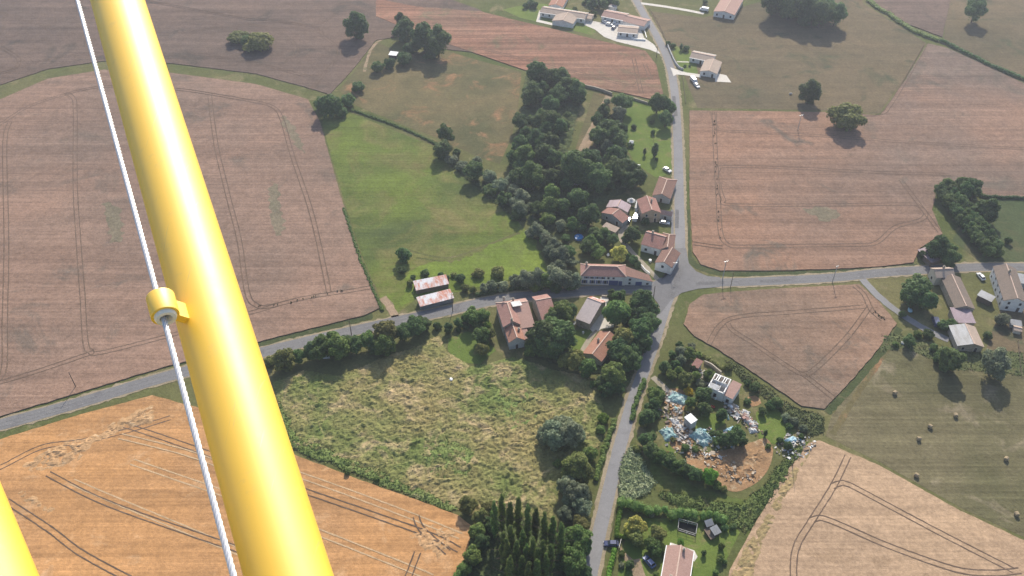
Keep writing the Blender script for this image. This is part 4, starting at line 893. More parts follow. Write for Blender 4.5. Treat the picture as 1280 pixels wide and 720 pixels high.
house('rose_bungalow', 'long rose tiled bungalow with a pale ridge cut by the bottom edge', 'house', (824.5,745), (856,753), (843.2,684.3), 2.9, 1.6, 'y', (0,0), 'tile_rose', 'wall_white', chim=((.93,.36),(.35,.7)), fascia='white', sides='n', oh=.4)
# garden huts and animal shelters
house('garden_hut', 'dark garden hut with a pale roof standing against the long garden hedge', 'hut', (884,657.5), (891.5,655), (880.3,653.5), 2.0, .5, mono=True, roof='tin_grey', wall='darkwood', autow=False)
house('garden_hut', 'dark garden hut with a pale grey roof, the nearer of the hedge pair', 'hut', (893.5,668), (900.5,664.5), (888.5,661.3), 2.0, .4, mono=True, roof='tin_grey', wall='darkwood', autow=False)
house('wooden_lean_to', 'low dark wooden lean-to between and below the two garden huts', 'lean-to', (888.5,673), (893,671), (881,663), 1.1, .2, mono=True, roof='wood', wall='darkwood', autow=False)
house('meadow_shelter', 'tiny white roofed shelter at the head of the dry meadow', 'shelter', (486,68.2), (495,69.3), (487.5,64.6), 1.8, .3, mono=True, roof='white', wall='darkwood', autow=False)
# junk yard house, half built
def junk_house():
    base, rz, Lx, D = frame_of((884.5,484), (905,492.2), (895,467.5), 4.2)
    root = tag(empty('half_built_house', base, rz), 'half built white house without a roof, its rafters and partitions open to the sky', 'house')
    x0, y0 = -Lx/2, -D/2; t = .4; h = 4.2
    for (a, b_, c, d) in ((x0, y0, -x0, y0+t), (x0, -y0-t, -x0, -y0), (x0, y0+t, x0+t, -y0-t), (-x0-t, y0+t, -x0, -y0-t)):
        m = MB(); m.box(a, b_, 0, c, d, h+(.0 if b_ == y0 else .35)); m.build('wall', M['wall_white'], root)
    m = MB(); m.box(x0+t, y0+t, 2.3, -x0-t, -y0-t, 2.5); m.build('floor_slab', M['concrete'], root)
    for f in (.33, .62):
        m = MB(); m.box(x0+Lx*f-.12, y0+t, 2.5, x0+Lx*f+.12, -y0-t, h+.2); m.build('partition', M['wall_white'], root)
    m = MB(); m.box(x0+t, y0+D*.5, 2.5, -x0-t, y0+D*.5+.25, h+.9); m.build('partition', M['wall_white'], root)
    for i in range(7):
        x = x0+.6+i*(Lx-1.2)/6
        m = MB(); m.bar((x, y0+D*.5, h+.95), (x, -y0, h+.2), .22, .2); m.build('rafter', M['white' if i % 3 else 'wood'], root)
    m = MB(); m.slab([(x0+.1, y0+.1, h+.1), (x0+Lx*.6, y0+.1, h+.1), (x0+Lx*.6, y0+D*.3, h+.6), (x0+.1, y0+D*.3, h+.6)], .1); m.build('ceiling_sheet', M['sheet'], root)
    for f, z, w, hh in ((.22, 1.6, .9, 1.2), (.5, .9, 1.0, 1.9)): opening(root, 'n', Lx, D, Lx*f, z, w, hh)
junk_house()
house('house_annex', 'pink roofed end of the half built white house', 'annex', (905.5,493), (915.5,497.8), (919.5,480), 3.6, .9, mono=True, roof='tile_rose', wall='wall_white', sides='n')
house('ruined_shed', 'small ruined shed with a brown pink roof behind the junk yard bushes', 'shed', (865.5,456), (872.5,459.5), (870.5,449.8), 2.6, .6, mono=True, roof='tile_pink', wall='wall_stone', autow=False)
house('site_shed', 'tall grey shed with a bright white flat roof in the junk yard', 'shed', (856,521.5), (864,529.2), (861.7,516), 3.4, .2, mono=True, roof='white', wall='wall_grey', sides='l', autow=False, oh=.15, g=.15)

def wallrun(name, label, px, h, th, mat, cat='wall', group=None):
    pts = catmull([P(x, y, 0) for x, y in px], 1.2); c = pts[len(pts)//2].copy(); l, r = ribbon_pts([p-c for p in pts], th); n = len(l); up = Vector((0, 0, h))
    hh = [Vector((0, 0, h+.18*noise.noise((p+c)*.7))) for p in l]
    m = MB(); m.add(l+r+[a+u for a, u in zip(l, hh)]+[a+u for a, u in zip(r, hh)], [(2*n+i, 3*n+i, 3*n+i+1, 2*n+i+1) for i in range(n-1)]+[(i+1, i, 2*n+i, 2*n+i+1) for i in range(n-1)]+[(n+i, n+i+1, 3*n+i+1, 3*n+i) for i in range(n-1)]+[(0, n, 3*n, 2*n), (2*n-1, n-1, 3*n-1, 4*n-1)])
    o = m.build(name, M[mat]); o.location = c; return tag(o, label, cat, group)
wallrun('garden_wall', 'curving grey wall along the road in front of the pale bungalow', [(833,55),(838,67),(843,78),(849,86),(854,88)], 1.3, .4, 'wall_grey')
wallrun('garden_wall', 'low white wall curving round the drive entrance by the garage', [(788,47),(793,50),(800,50.5),(807,51)], .9, .35, 'white')
wallrun('garden_wall', 'low white wall between the garage lawn and the top road', [(804,34),(806,41),(808,48)], .8, .3, 'white')
wallrun('stone_wall', 'long low stone wall closing the vegetable strips from the red field', [(731,109),(748,113),(765,119)], 1.5, .5, 'wall_stone')
wallrun('stone_wall', 'low stone wall closing the village lawn from the red field', [(790,124),(802,128),(812,131)], 1.2, .45, 'wall_stone')
wallrun('stone_wall', 'pale curved garden wall linking the ruined shed and the half built house', [(880,454),(888,457.5),(896,464),(901,468)], 1.4, .45, 'wall_stone')
wallrun('stone_wall', 'pale low wall on the lane side of the tapering white wing', [(801,333),(806,339),(812,343.5)], 1.2, .35, 'wall_white')
wallrun('stone_wall', 'thin stone wall below the lawn of the junction gable house', [(795,355),(803,350),(810,349)], .5, .3, 'wall_stone')
wallrun('garden_wall', 'pale low wall across the head of the white driveway', [(752,371),(757,371.5),(762,372)], .8, .35, 'wall_stone')
wallrun('garden_wall', 'short pale slab of wall under the trees beside the white driveway', [(779,402),(784,404.5),(788,406)], .9, .9, 'wall_white')
wallrun('garden_wall', 'white retaining edge along the left side of the rose bungalow terrace', [(838,680),(836,692),(832,704)], .5, .3, 'white')

# ------------------------------------------------------------------ vehicles
def vehicle(p_rear, p_front, paintm, label, cat='car', kind='car', Ln=4.3, Wd=1.75, name=None):
    a, b_ = P(*p_rear), P(*p_front); c = (a+b_)/2; d = b_-a
    root = tag(empty(name or ('parked_car' if kind == 'car' else 'parked_van'), (c.x, c.y, .12), math.atan2(d.y, d.x)), label, cat)
    h = Ln/2; w = Wd/2
    if kind == 'car': prof = [(-h,.32),(-h-.02,.62),(-h+.08,.88),(-h+.55,.94),(h-1.15,.92),(h-.25,.76),(h,.58),(h-.02,.3)]
    else: prof = [(-h,.32),(-h,1.2),(-h+.05,1.95),(-h+.2,2.05),(h-1.35,2.05),(h-1.0,1.9),(h-.6,1.15),(h-.1,.95),(h,.6),(h-.02,.3)]
    m = MB(); ys = [(-w, .9), (-w+.1, 1), (w-.1, 1), (w, .9)]; n = len(prof); vs = []
    for y, k in ys:
        for x, z in prof: vs.append((x*(.985 if k < 1 else 1), y, .3+(z-.3)*(k if z > .7 else 1)))
    fs = [(j*n+i, j*n+(i+1) % n, (j+1)*n+(i+1) % n, (j+1)*n+i) for j in range(3) for i in range(n)]+[tuple(range(n-1, -1, -1)), tuple(range(3*n, 4*n))]
    m.add(vs, fs); m.build('body', M[paintm], root)
    if kind == 'car':
        q0 = [(-h+.3,-w+.1,.9),(h-1.1,-w+.1,.9),(h-1.1,w-.1,.9),(-h+.3,w-.1,.9)]; q1 = [(-h+.75,-w+.28,1.38),(h-1.9,-w+.28,1.38),(h-1.9,w-.28,1.38),(-h+.75,w-.28,1.38)]
        m = MB(); m.add(q0+q1, [(0,1,5,4),(1,2,6,5),(2,3,7,6),(3,0,4,7),(4,5,6,7)]); m.build('glasshouse', M['pane'], root)
        m = MB(); m.box(-h+.72, -w+.25, 1.375, h-1.87, w-.25, 1.43)
        for sx, sy in ((1,1),(1,-1)):
            m.bar((h-1.12, sy*(w-.11), .92), (h-1.9, sy*(w-.28), 1.38), .07); m.bar((-h+.32, sy*(w-.11), .92), (-h+.75, sy*(w-.28), 1.38), .09); m.bar((-h+1.7, sy*(w-.1), .92), (-h+1.75, sy*(w-.27), 1.38), .07)
        m.build('roof', M[paintm], root)
    else:
        m = MB(); m.add([(h-1.02,-w+.16,1.86),(h-1.02,w-.16,1.86),(h-.6,w-.12,1.2),(h-.6,-w+.12,1.2)], [(0,1,2,3)])
        for s in (-1, 1): m.add([(h-1.1,s*(w+.012),1.25),(h-2.0,s*(w+.012),1.25),(h-2.0,s*(w-.0),1.72),(h-1.3,s*(w-.0),1.72)], [(0,1,2,3)])
        m.build('windows', M['pane'], root)
    for sx in (-1, 1):
        for sy in (-1, 1):
            m = MB(); x = sx*(h-.8); m.tube([(x, sy*(w-.2), .31), (x, sy*(w+.01), .31)], .31, 14); wh = m.build('wheel', M['tyre'], root)
            m = MB(); m.tube([(x, sy*(w+.011), .31), (x, sy*(w+.025), .31)], .18, 10); m.build('rim', M['steel'], wh)
        m = MB()
    for sy in (-1, 1):
        m = MB(); m.box(h-.1, sy*(w-.35)-.16, .58, h+.015, sy*(w-.35)+.16, .7); m.build('headlight', M['frame'], root)
    return root
vehicle((829,211.2), (838.5,216.3), 'car_white', 'white car parked behind the brown hipped roadside cottage')
vehicle((784.2,279.8), (787,271.8), 'car_navy', 'dark blue car parked beside the half red cottage')
vehicle((792.5,278.5), (796.5,269.5), 'car_white', 'white van parked on the lane right of the dark blue car', 'van', 'van', 4.8, 1.9)
vehicle((824.8,279), (836.5,280.8), 'car_silver', 'silver car in the small yard below the small pink roofed annex')
vehicle((754.5,28.2), (760.5,29.8), 'car_white', 'white car at the left end of the drive below the dusky red bungalow')
vehicle((758.6,31.0), (764.8,32.2), 'car_white', 'white car between two others below the dusky red bungalow')
vehicle((766,30.6), (772.5,31.4), 'car_white', 'white car at the right end of the drive, next to the tan garage')
vehicle((766.5,36.4), (768,34.8), 'car_navy', 'small dark car standing alone on the pale concrete drive')
vehicle((884.5,14.2), (875.5,12.6), 'car_white', 'white van on the lane beside the pink roofed top house', 'van', 'van', 5.2, 2.0)
vehicle((864.5,99.5), (869.5,105), 'car_white', 'white van with dark windows on waste ground below the concrete drive', 'van', 'van', 5.4, 2.0)
vehicle((867.6,105.2), (874,111.5), 'car_white', 'white car tucked behind the white van below the concrete drive')
vehicle((771.5,681.3), (755.8,681.0), 'car_navy', 'dark navy car turning out of the hedge gateway onto the road')
vehicle((816,709), (806.5,698.5), 'car_blue', 'blue car in the shade of the bungalow garden drive')
vehicle((1229,351.5), (1222,342.8), 'car_white', 'white car parked left of the large pale farmhouse')
vehicle((1170.5,409), (1167,399.5), 'car_navy', 'dark blue pickup van beside the farmyard lane', 'van', 'van', 5.0, 1.9)

# ------------------------------------------------------------------ poles, gates, pens
def pole(base, h, label, arm=0.0, r=.14, lean=(0, 0), mat='pole_wood', lamp=False, name='utility_pole'):
    p = P(*base); root = tag(empty(name, p, R(20)), label, 'pole' if not lamp else 'street lamp')
    m = MB(); m.tube([(0, 0, -.2), (lean[0], lean[1], h)], [r*1.25, r*.8], 8); m.build('shaft', M[mat], root)
    if arm:
        m = MB(); m.box(lean[0]-arm/2, lean[1]-.07, h-.4, lean[0]+arm/2, lean[1]+.07, h-.22); m.build('crossarm', M['steel'], root)
        for s in (-.46, 0, .46):
            m = MB(); m.tube([(lean[0]+s*arm, lean[1], h-.22), (lean[0]+s*arm, lean[1], h+.08), (lean[0]+s*arm, lean[1], h+.2)], [.05, .13, .08], 8); m.build('insulator', M['white'], root)
    if lamp:
        m = MB(); m.bar((0, 0, h-.1), (.9, -.5, h+.1), .08); m.build('arm', M['steel'], root)
        m = MB(); m.box(.75, -.7, h, 1.35, -.35, h+.16); m.build('lamp_head', M['white'], root)
pole((903,349.5), 9.5, 'concrete utility pole with crossarm and white insulators on the field corner by the junction', 1.8, mat='concrete_post')
pole((913,359.5), 7.5, 'thin wooden pole on the verge just right of the concrete utility pole', 0, .11)
pole((1040.5,352), 8.0, 'utility pole with a white top on the verge of the right hand road', 1.2, mat='concrete_post')
pole((997,163), 8.5, 'utility pole with white insulators in the upper part of the east wheat field', 2.2, mat='concrete_post')
pole((566,389), 9.0, 'dark wooden pole at the right end of the lower tin barn', .9)
pole((439.5,419), 7.5, 'dark wooden pole on the left road verge above the hedgerow', 0)
pole((817,371), 5.5, 'wooden pole at the junction corner below the tapering white wing', 0)
pole((820.5,71.5), 6.5, 'wooden pole on the road verge beside the red field', 0)
pole((95,484), 7.5, 'wooden pole on the verge of the far left road', 0)
pole((990,584), 7.5, 'thin wooden pole at the edge of the pale bottom right wheat', 0, .10)
pole((839.5,343), 6.0, 'street lamp with a white head on the corner of the white gable house', 0, .09, lamp=True, mat='steel', name='street_lamp')
def posts_rails(name, label, cat, px, h, mat, gap=2.0, rails=2, closed=False, infill=None):
    pts = [P(x, y) for x, y in px]; 
    if closed: pts.append(pts[0].copy())
    c = sum(pts, Vector())/len(pts); root = tag(empty(name, c), label, cat)
    m = MB()
    for a, b_ in zip(pts, pts[1:]):
        a = a-c; b_ = b_-c; k = max(1, int((b_-a).length/gap))
        for i in range(k+1):
            p = a.lerp(b_, i/k); mm = MB(); mm.box(p.x-.06, p.y-.06, 0, p.x+.06, p.y+.06, h); mm.build('post', M[mat], root)
        for j in range(rails):
            z = h*(j+1)/rails-.08; m.bar(a+Vector((0, 0, z)), b_+Vector((0, 0, z)), .06, .1)
    m.build('rails', M[mat], root)
    if infill:
        m = MB(); m.slab([p-c+Vector((0, 0, .12)) for p in pts[:4]], .04); m.build('net', M[infill], root)
posts_rails('netted_pen', 'dark netted rectangular pen with pale posts against the garden hedge', 'pen', [(847,664),(869,671),(871,658),(848,652)], 1.6, 'frame', 2.4, 2, True, 'netting')
posts_rails('garden_gate', 'open pale metal gate leaf behind the navy car', 'gate', [(773.5,687),(776,677)], 1.3, 'steel', 2.2, 4)
posts_rails('field_fence', 'wooden post fence beside the road below the white vans', 'fence', [(853,96),(855,112),(857,130)], 1.1, 'wood', 3, 2)
posts_rails('field_fence', 'wooden post fence along the olive pasture beside the top road', 'fence', [(812,12),(824,32),(832,50)], 1.1, 'wood', 4, 2)
posts_rails('garden_fence', 'low fence between the lower road shoulder and the clipped hedge', 'fence', [(770,638),(765,664),(763,674)], .9, 'wood', 2.5, 2)
posts_rails('field_fence', 'grey post fence at the right edge below the small tiled hut', 'fence', [(1272,428),(1274,450),(1276,470)], 1.2, 'wood', 3, 2)

# ------------------------------------------------------------------ pool, gazebo, garden furniture
def pool():
    p = P(723.3,298); root = tag(empty('garden_pool', p), 'round blue above ground pool among the village trees', 'pool'); r = 1.75
    m = MB(); m.tube([(0, 0, 0), (0, 0, .95)], r, 28, cap=False); m.tube([(0, 0, .95), (0, 0, 1.0)], r+.07, 28, cap=False); m.build('pool_wall', M['pool_wall'], root)
    m = MB(); m.add([(math.cos(k*.2244)*r*.99, math.sin(k*.2244)*r*.99, .82) for k in range(28)], [tuple(range(28))]); m.build('water', M['pool'], root)
    m = MB()
    for s in (-.2, .2): m.tube([(r+.3, s, 0), (r+.02, s, 1.3), (r-.3, s, .5)], .035, 6)
    for z in (.3, .6, .9): m.bar((r+.2, -.2, z), (r+.2, .2, z), .05)
    m.build('ladder', M['white'], root)
    m = MB(); m.tube([(-.5+.45*math.cos(k*.4), .3+.45*math.sin(k*.4), .86) for k in range(17)], .13, 6); tag(m.build('pool_float', M['white']), 'white ring float on the round blue pool', 'pool float').location = p
pool()
def gazebo():
    p = P(788.5,255.5); root = tag(empty('gazebo', p), 'white eight sided garden pavilion between the village houses', 'gazebo'); r = 1.9
    cor = [Vector((math.cos(k*math.pi/4+.4)*r, math.sin(k*math.pi/4+.4)*r, 2.1)) for k in range(8)]
    for c in cor: 
        m = MB(); m.bar((c.x*.92, c.y*.92, 0), (c.x*.92, c.y*.92, 2.1), .1); m.build('post', M['white'], root)
    m = MB(); inn = [Vector((c.x*.35, c.y*.35, 2.75)) for c in cor]
    for i in range(8): m.slab([cor[i], cor[(i+1) % 8], inn[(i+1) % 8], inn[i]], .05)
    m.build('roof', M['sheet'], root)
    m = MB()
    for i in range(8): m.slab([inn[i]+Vector((0, 0, .25)), inn[(i+1) % 8]+Vector((0, 0, .25)), Vector((0, 0, 3.4))], .04)
    m.build('cap', M['white'], root)
gazebo()
def glass_frame():
    p = P(716,232); root = tag(empty('cold_frame', p, R(-18)), 'pale glazed cold frame roof in the middle of the dense village wood', 'cold frame')
    m = MB(); m.slab([(-2.6,-1.4,1.6),(2.6,-1.4,1.6),(2.6,1.4,2.3),(-2.6,1.4,2.3)], .06); m.build('glazing', M['tin_grey'], root)
    m = MB()
    for i in range(7): m.bar((-2.6+i*.866, -1.45, 1.66), (-2.6+i*.866, 1.45, 2.36), .12, .08)
    m.build('glazing_bars', M['white'], root)
    for x in (-2.5, 2.5):
        for y, z in ((-1.3, 1.6), (1.3, 2.25)): m = MB(); m.bar((x, y, 0), (x, y, z), .1); m.build('post', M['wood'], root)
glass_frame()
def hut_roof(px, py, label, w=3.0, mat='white'):
    p = P(px, py); root = tag(empty('garden_hut', p, R(-20)), label, 'hut')
    m = MB(); m.box(-w/2, -1, 0, w/2, 1, 1.9); m.build('wall', M['wall_white'], root)
    m = MB(); m.slab([(-w/2-.2,-1.2,1.9),(w/2+.2,-1.2,1.9),(w/2+.2,0,2.5),(-w/2-.2,0,2.5)], .08); m.slab([(w/2+.2,1.2,1.9),(-w/2-.2,1.2,1.9),(-w/2-.2,0,2.5),(w/2+.2,0,2.5)], .08); m.build('roof', M[mat], root)
hut_roof(794,211, 'white hut at the edge of the trees above the brown hipped cottage', 3.6)
hut_roof(789,181.5, 'little white hut under the dark bush on the village lawn', 1.6)
def chair(px, py, ang, label):
    p = P(px, py); root = tag(empty('garden_lounger', p, ang), label, 'lounger')
    m = MB(); m.box(-.3, -.6, .3, .3, .7, .38); m.build('seat', M['white'], root); m = MB(); m.bar((0, .68, .36), (0, 1.15, .95), .6, .06); m.build('backrest', M['white'], root)
    for x, y in ((-.26,-.55),(.26,-.55),(-.26,.6),(.26,.6)): m = MB(); m.box(x-.03, y-.03, 0, x+.03, y+.03, .3); m.build('leg', M['white'], root)
chair(717.3,406, R(-30), 'white garden lounger below the narrow grey house, the left one'); chair(719.6,403.8, R(-30), 'white garden lounger below the narrow grey house, the right one')
def barrel(px, py, label, mat='sheet', s=1.0):
    p = P(px, py); m = MB(); m.tube([(0,0,0),(0,0,.2),(0,0,.8),(0,0,1.0),(0,0,1.05)], [.38*s,.44*s,.44*s,.38*s,.2*s], 12); o = m.build('water_butt', M[mat]); o.location = p; tag(o, label, 'water butt')
barrel(728.8,417, 'pale water butt on the small cottage lawn', 'frame'); barrel(812.5,327, 'white water butt on the shaded lawn left of the white gable house', 'white', 1.5); barrel(894,499, 'white butt at the foot of the half built house', 'white'); barrel(914,510.5, 'white butt in the junk yard right of the half built house', 'white', 1.2)
def trough(px, py, ang, ln, label, mat='sheet'):
    p = P(px, py); root = tag(empty('water_trough', p, ang), label, 'trough')
    for n_, b_ in (('tub', (-ln/2,-.45,.15,ln/2,.45,.75)),):
        m = MB(); x0,y0,z0,x1,y1,z1 = b_; m.box(x0,y0,z0,x1,y0+.08,z1); m.box(x0,y1-.08,z0,x1,y1,z1); m.box(x0,y0+.08,z0,x0+.08,y1-.08,z1); m.box(x1-.08,y0+.08,z0,x1,y1-.08,z1); m.box(x0+.08,y0+.08,z0,x1-.08,y1-.08,z0+.1); m.build('tub', M[mat], root)
    for x in (-ln/2+.2, ln/2-.2): m = MB(); m.box(x-.08,-.35,0,x+.08,.35,.15); m.build('foot', M['concrete_post'], root)
trough(408,447.5, R(5), 2.4, 'long pale trough in the shade below the left hedgerow')
trough(1000,549, R(60), 1.8, 'pale trough among the bushes near the top of the pale wheat', 'tarp_pale')
trough(988,118, R(20), 1.4, 'pale trough beside the lone tree in the olive pasture')
trough(1129.5,430, R(-30), 1.8, 'white trough by the dark bush at the hay meadow corner', 'white')
trough(1164,436, R(40), 2.0, 'pale trough in the rough grass below the farmyard lane')
def sack(px, py, label, s=1.0, mat='white'):
    rng = random.Random(int(px)); m = MB(); m.add([Vector((v.x*.8*s, v.y*1.1*s, .45*s+v.z*.5*s))*(1+.3*noise.noise(v*1.8+Vector((px, py, 0)))) for v in ICOV], ICOF); o = m.build('bulk_bag', M[mat], smooth=True); o.location = P(px, py); tag(o, label, 'bulk bag')
sack(564,475, 'white bulk bag lying alone in the rough grassland', .75); sack(672.5,282, 'pale bag at the foot of the wood beside the green meadow', .9); sack(760,319.5, 'white bag on the grass behind the long white house', .8)
sack(1137,389, 'pale blue bulk bag beside the farmyard lane', 1.1, 'tarp_pale'); sack(1165,376, 'pale bag under the big farmyard tree', 1.0, 'sheet'); sack(1195,361, 'pale bag between the stone house and long grey brown barn', 1.2, 'sheet'); sack(748,249, 'pale bag under the trees above the half red cottage', 1.0, 'sheet')

# ------------------------------------------------------------------ hay bales
def bale_mesh():
    m = MB(); n = 22; prof = [(-.6,.35),(-.62,.58),(-.55,.68),(-.3,.71),(0,.70),(.3,.71),(.55,.68),(.62,.58),(.6,.35)]; vs = []
    for x, r in prof:
        for k in range(n):
            a = k*2*math.pi/n; q = r*(1+.035*noise.noise(Vector((x*4, math.cos(a)*3, math.sin(a)*3)))); vs.append((x, math.cos(a)*q, .68+math.sin(a)*q*(.97 if math.sin(a) < 0 else 1)))
    fs = [(j*n+i, j*n+(i+1) % n, (j+1)*n+(i+1) % n, (j+1)*n+i) for j in range(len(prof)-1) for i in range(n)]+[tuple(range(n-1, -1, -1)), tuple(range((len(prof)-1)*n, len(prof)*n))]
    m.add(vs, fs); return m.build('hay_bale', M['straw'])
b0 = bale_mesh()
BAL = [((1118,491),'round bale nearest the lane corner, topmost in the hay meadow'),((1194,519),'round bale upper right of the close pair in the hay meadow'),((1162,533),'round bale, the upper of the close pair in mid meadow'),((1148,548.5),'round bale, the lower of the close pair in mid meadow'),((1257,573.5),'round bale near the right edge halfway down the hay meadow'),((1270,642.5),'lowest round bale, beside the pale wheat at the right edge'),((1145,594),'faint round bale just above the pale wheat edge')]
for i, ((x, y), lb) in enumerate(BAL):
    o = b0 if i == 0 else link(b0.copy()); o.location = P(x, y+1.5); o.rotation_euler = (0, 0, R(35+i*47)); tag(o, lb, 'bale', 'round bales in the hay meadow'); o.scale = (.98,)*3

# ------------------------------------------------------------------ junk yard tarps and heaps
def tarp(px, py, lx, ly, h, ang, mat, label, seed):
    n, k = 22, 22; vs, fs = [], []
    for i in range(n+1):
        for j in range(k+1):
            u, v = i/n*2-1, j/k*2-1; r = max(abs(u), abs(v)); x = u*lx/2*(1+.22*noise.noise(Vector((v*2, seed, 1)))); y = v*ly/2*(1+.22*noise.noise(Vector((u*2, seed, 5))))
            z = h*max(0, 1-r**2.4)*(.7+.5*noise.noise(Vector((x*.8, y*.8, seed))))+.35*h*abs(noise.noise(Vector((x*1.9+y, y*.7, seed+4))))*(1-r**6)+.06
            vs.append((x, y, z if r < .99 else .02))
    for i in range(n):
        for j in range(k): a = i*(k+1)+j; fs.append((a, a+k+1, a+k+2, a+1))
    m = MB(); m.add(vs, fs); o = m.build('tarpaulin', M[mat]); o.location = P(px, py); o.rotation_euler = (0, 0, ang); tag(o, label, 'tarpaulin')
tarp(847,498,6.2,4.7,1.4,R(-25),'tarp','bright turquoise tarpaulin heap beside the golden bush',1.3)
tarp(847,513,3.9,1.7,.8,R(-50),'tarp','narrow turquoise tarpaulin strip leading to the white roofed shed',2.3)
tarp(836,543,4.7,5.1,1.6,R(20),'tarp','turquoise tarpaulin heap at the left border of the junk yard',3.3)
tarp(877,547,5.5,7.0,2.0,R(40),'tarp','large deep turquoise tarpaulin over a heap below the white roofed shed',4.7)
tarp(914,540,3.9,3.5,1.3,R(30),'tarp_pale','pale turquoise tarpaulin between bushes above the dirt',5.1)
tarp(909,520,0.9,3.5,.9,R(5),'tarp','thin upright turquoise sheet on the small junk yard lawn',6.1)
tarp(988,551,4.7,2.5,1.0,R(25),'tarp_pale','pale blue tarpaulin among bushes near the pale wheat',7.1)
tarp(938,529,5.5,2.3,1.0,R(-60),'sheet','crumpled grey white sheeting strip right of the half built house',8.1)
tarp(932,516,2.7,2.3,.9,R(-30),'sheet','crumpled pale sheet at the top of the waste heaps',9.1)
tarp(941,538,2.7,2.3,.9,R(10),'sheet','bright white sheet at the lower end of the waste heaps',10.1)
tarp(846,530,6.2,2.3,1.2,R(-62),'sheet','long white sheeting draped left of the white roofed shed',11.1)
def junk(px, py, rx, ry, ang, n, mats, label, seed, hi=1.0, kind='stuff'):
    rng = random.Random(seed); mb = MB(); c = P(px, py)
    for i in range(n):
        a = rng.random()*6.283; q = rng.random()**.7; x = math.cos(a)*q*rx; y = math.sin(a)*q*ry; x, y = x*math.cos(ang)-y*math.sin(ang), x*math.sin(ang)+y*math.cos(ang)
        z = rng.random()*hi*(1-q*.7); s = rng.choice((.2, .25, .35, .5, .7)); E = Matrix.Translation((x, y, z+.1))@Matrix.Rotation(rng.random()*6.28, 4, 'Z')@Matrix.Rotation(rng.uniform(-.5, .5), 4, 'X')@Matrix.Rotation(rng.uniform(-.5, .5), 4, 'Y')
        w, d, h = s*rng.uniform(.5, 1.4), s*rng.uniform(.2, .8), s*rng.uniform(.1, .5); mb.box(-w, -d, -h, w, d, h, rng.randrange(len(mats)), E)
    o = mb.build('scrap_heap', [M[m] for m in mats]); o.location = c; tag(o, label, 'scrap heap', kind=kind)
JM = ['rubble', 'sheet', 'scrap', 'rubble', 'wood', 'soil', 'rubble', 'scrap', 'soil']
junk(841,520,3.5,10,R(15),93,JM,'strip of pale scrap and rubble along the left side of the junk yard',1)
junk(851,516,5,4.5,0,68,JM,'pale rubble and planks above the white roofed shed',2)
junk(846,537,4,4,0,80,['sheet','rubble','rubble','scrap'],'white debris heap left of the white roofed shed',3)
junk(856,560,6,4,0,68,JM,'pale rubble heap on the lower edge of the junk yard',4)
junk(895,548,9,4,R(-10),140,['scrap','sheet','wood','rubble','tarp_pale'],'grey scrap heap among dark bushes above the dirt',5)
junk(919,515,2.2,5,R(35),70,['tile_rose','rubble','sheet'],'pinkish tile and rubble heap below the half built house',6)
junk(931,525,2.5,8,R(35),90,['rubble','tile_rose','sheet','wood'],'rubble trail between the crumpled sheets',7)
junk(994,558,7,5,R(20),120,['sheet','scrap','sheet','rubble','wood'],'white and grey scrap scattered in bushes by the pale wheat',8)
junk(872,468,3,3,0,50,['wall_stone','sheet','wood'],'broken walling and boards in front of the ruined shed',9)
junk(885,476,3,5,R(30),60,['wall_stone','sheet','rubble'],'stones and pale boards left of the half built house',10)
junk(915,590,9,4,R(-10),110,['soil','rubble','soil','rubble'],'broken earth and stones across the orange bare soil',11,.6)
junk(888,570,6,3,0,60,['rubble','soil','sheet'],'stones along the upper edge of the orange soil',12,.6)
junk(838,494,3,2,0,40,['rubble','sheet','scrap'],'small rubble heap at the junk yard entrance',13)
def wheelbarrow():
    root = tag(empty('wheelbarrow', P(891,510), R(-30)), 'red wheelbarrow left of the half built house doorway', 'wheelbarrow')
    m = MB(); m.add([(-.7,-.4,.75),(.6,-.4,.75),(.6,.4,.75),(-.7,.4,.75),(-.4,-.25,.35),(.3,-.25,.35),(.3,.25,.35),(-.4,.25,.35)], [(0,1,5,4),(1,2,6,5),(2,3,7,6),(3,0,4,7),(4,5,6,7)]); m.build('tray', M['red'], root)
    m = MB(); m.tube([(.7,-.05,.2),(.7,.05,.2)], .2, 12); m.build('wheel', M['tyre'], root)
    for s in (-.3, .3): m = MB(); m.bar((.7, s*.2, .2), (-1.3, s, .7), .05); m.build('handle', M['steel'], root); m = MB(); m.bar((-.4, s, .4), (-.5, s, 0), .05); m.build('leg', M['steel'], root)
wheelbarrow()
HAZE, EXPO = 0.0003, 0.32
# ------------------------------------------------------------------ the aircraft: yellow tubes, wire rope and its guide, close to the lens
def Q(px, py, d):                            # point at a photo pixel, d metres in front of the lens plane
    return CAM+ray(px, py)*(d/F)
t = NT('yellow_gloss'); p_ = t.n('ShaderNodeTexCoord').outputs['Object']
dust = t.ramp(t.noise(p_, 60, 6, .75), .58, .75); scr = t.ramp(t.noise(t.mapping(p_, .4, (420, 14, 14)), 1.0, 3, .7), .66, .72)
yc = t.mix(t.gain(dust, .0) if False else dust, (.98, .58, .003), (.86, .52, .03)); yc = t.mix(scr, yc, (.78, .50, .06))
bs = t.bsdf(yc, t.ramp(t.noise(p_, 25, 4, .7), .3, .7, .46, .6), bump=t.noise(p_, 90, 4, .7), bstr=.05, bdist=.002, spec=.5)
bs.inputs['Coat Weight'].default_value = 1.0; bs.inputs['Coat Roughness'].default_value = .6; bs.inputs['Coat IOR'].default_value = 2.1
M['yellow'] = t.m
M['nylon'] = plain('nylon_bush', (.78, .74, .62), .5)
M['rope'] = plain('wire_rope', (.62, .62, .64), .35, .35, var=.05)
def strut(a, b_, r, label):
    mb = MB(); c = (a+b_)/2; n = 40; mb.tube([(a-c)+(b_-a)*i/n for i in range(n+1)], r, 64)
    o = mb.build('aircraft_strut', M['yellow'], smooth=True); o.location = c
    return tag(o, label, 'strut')
rt = .030
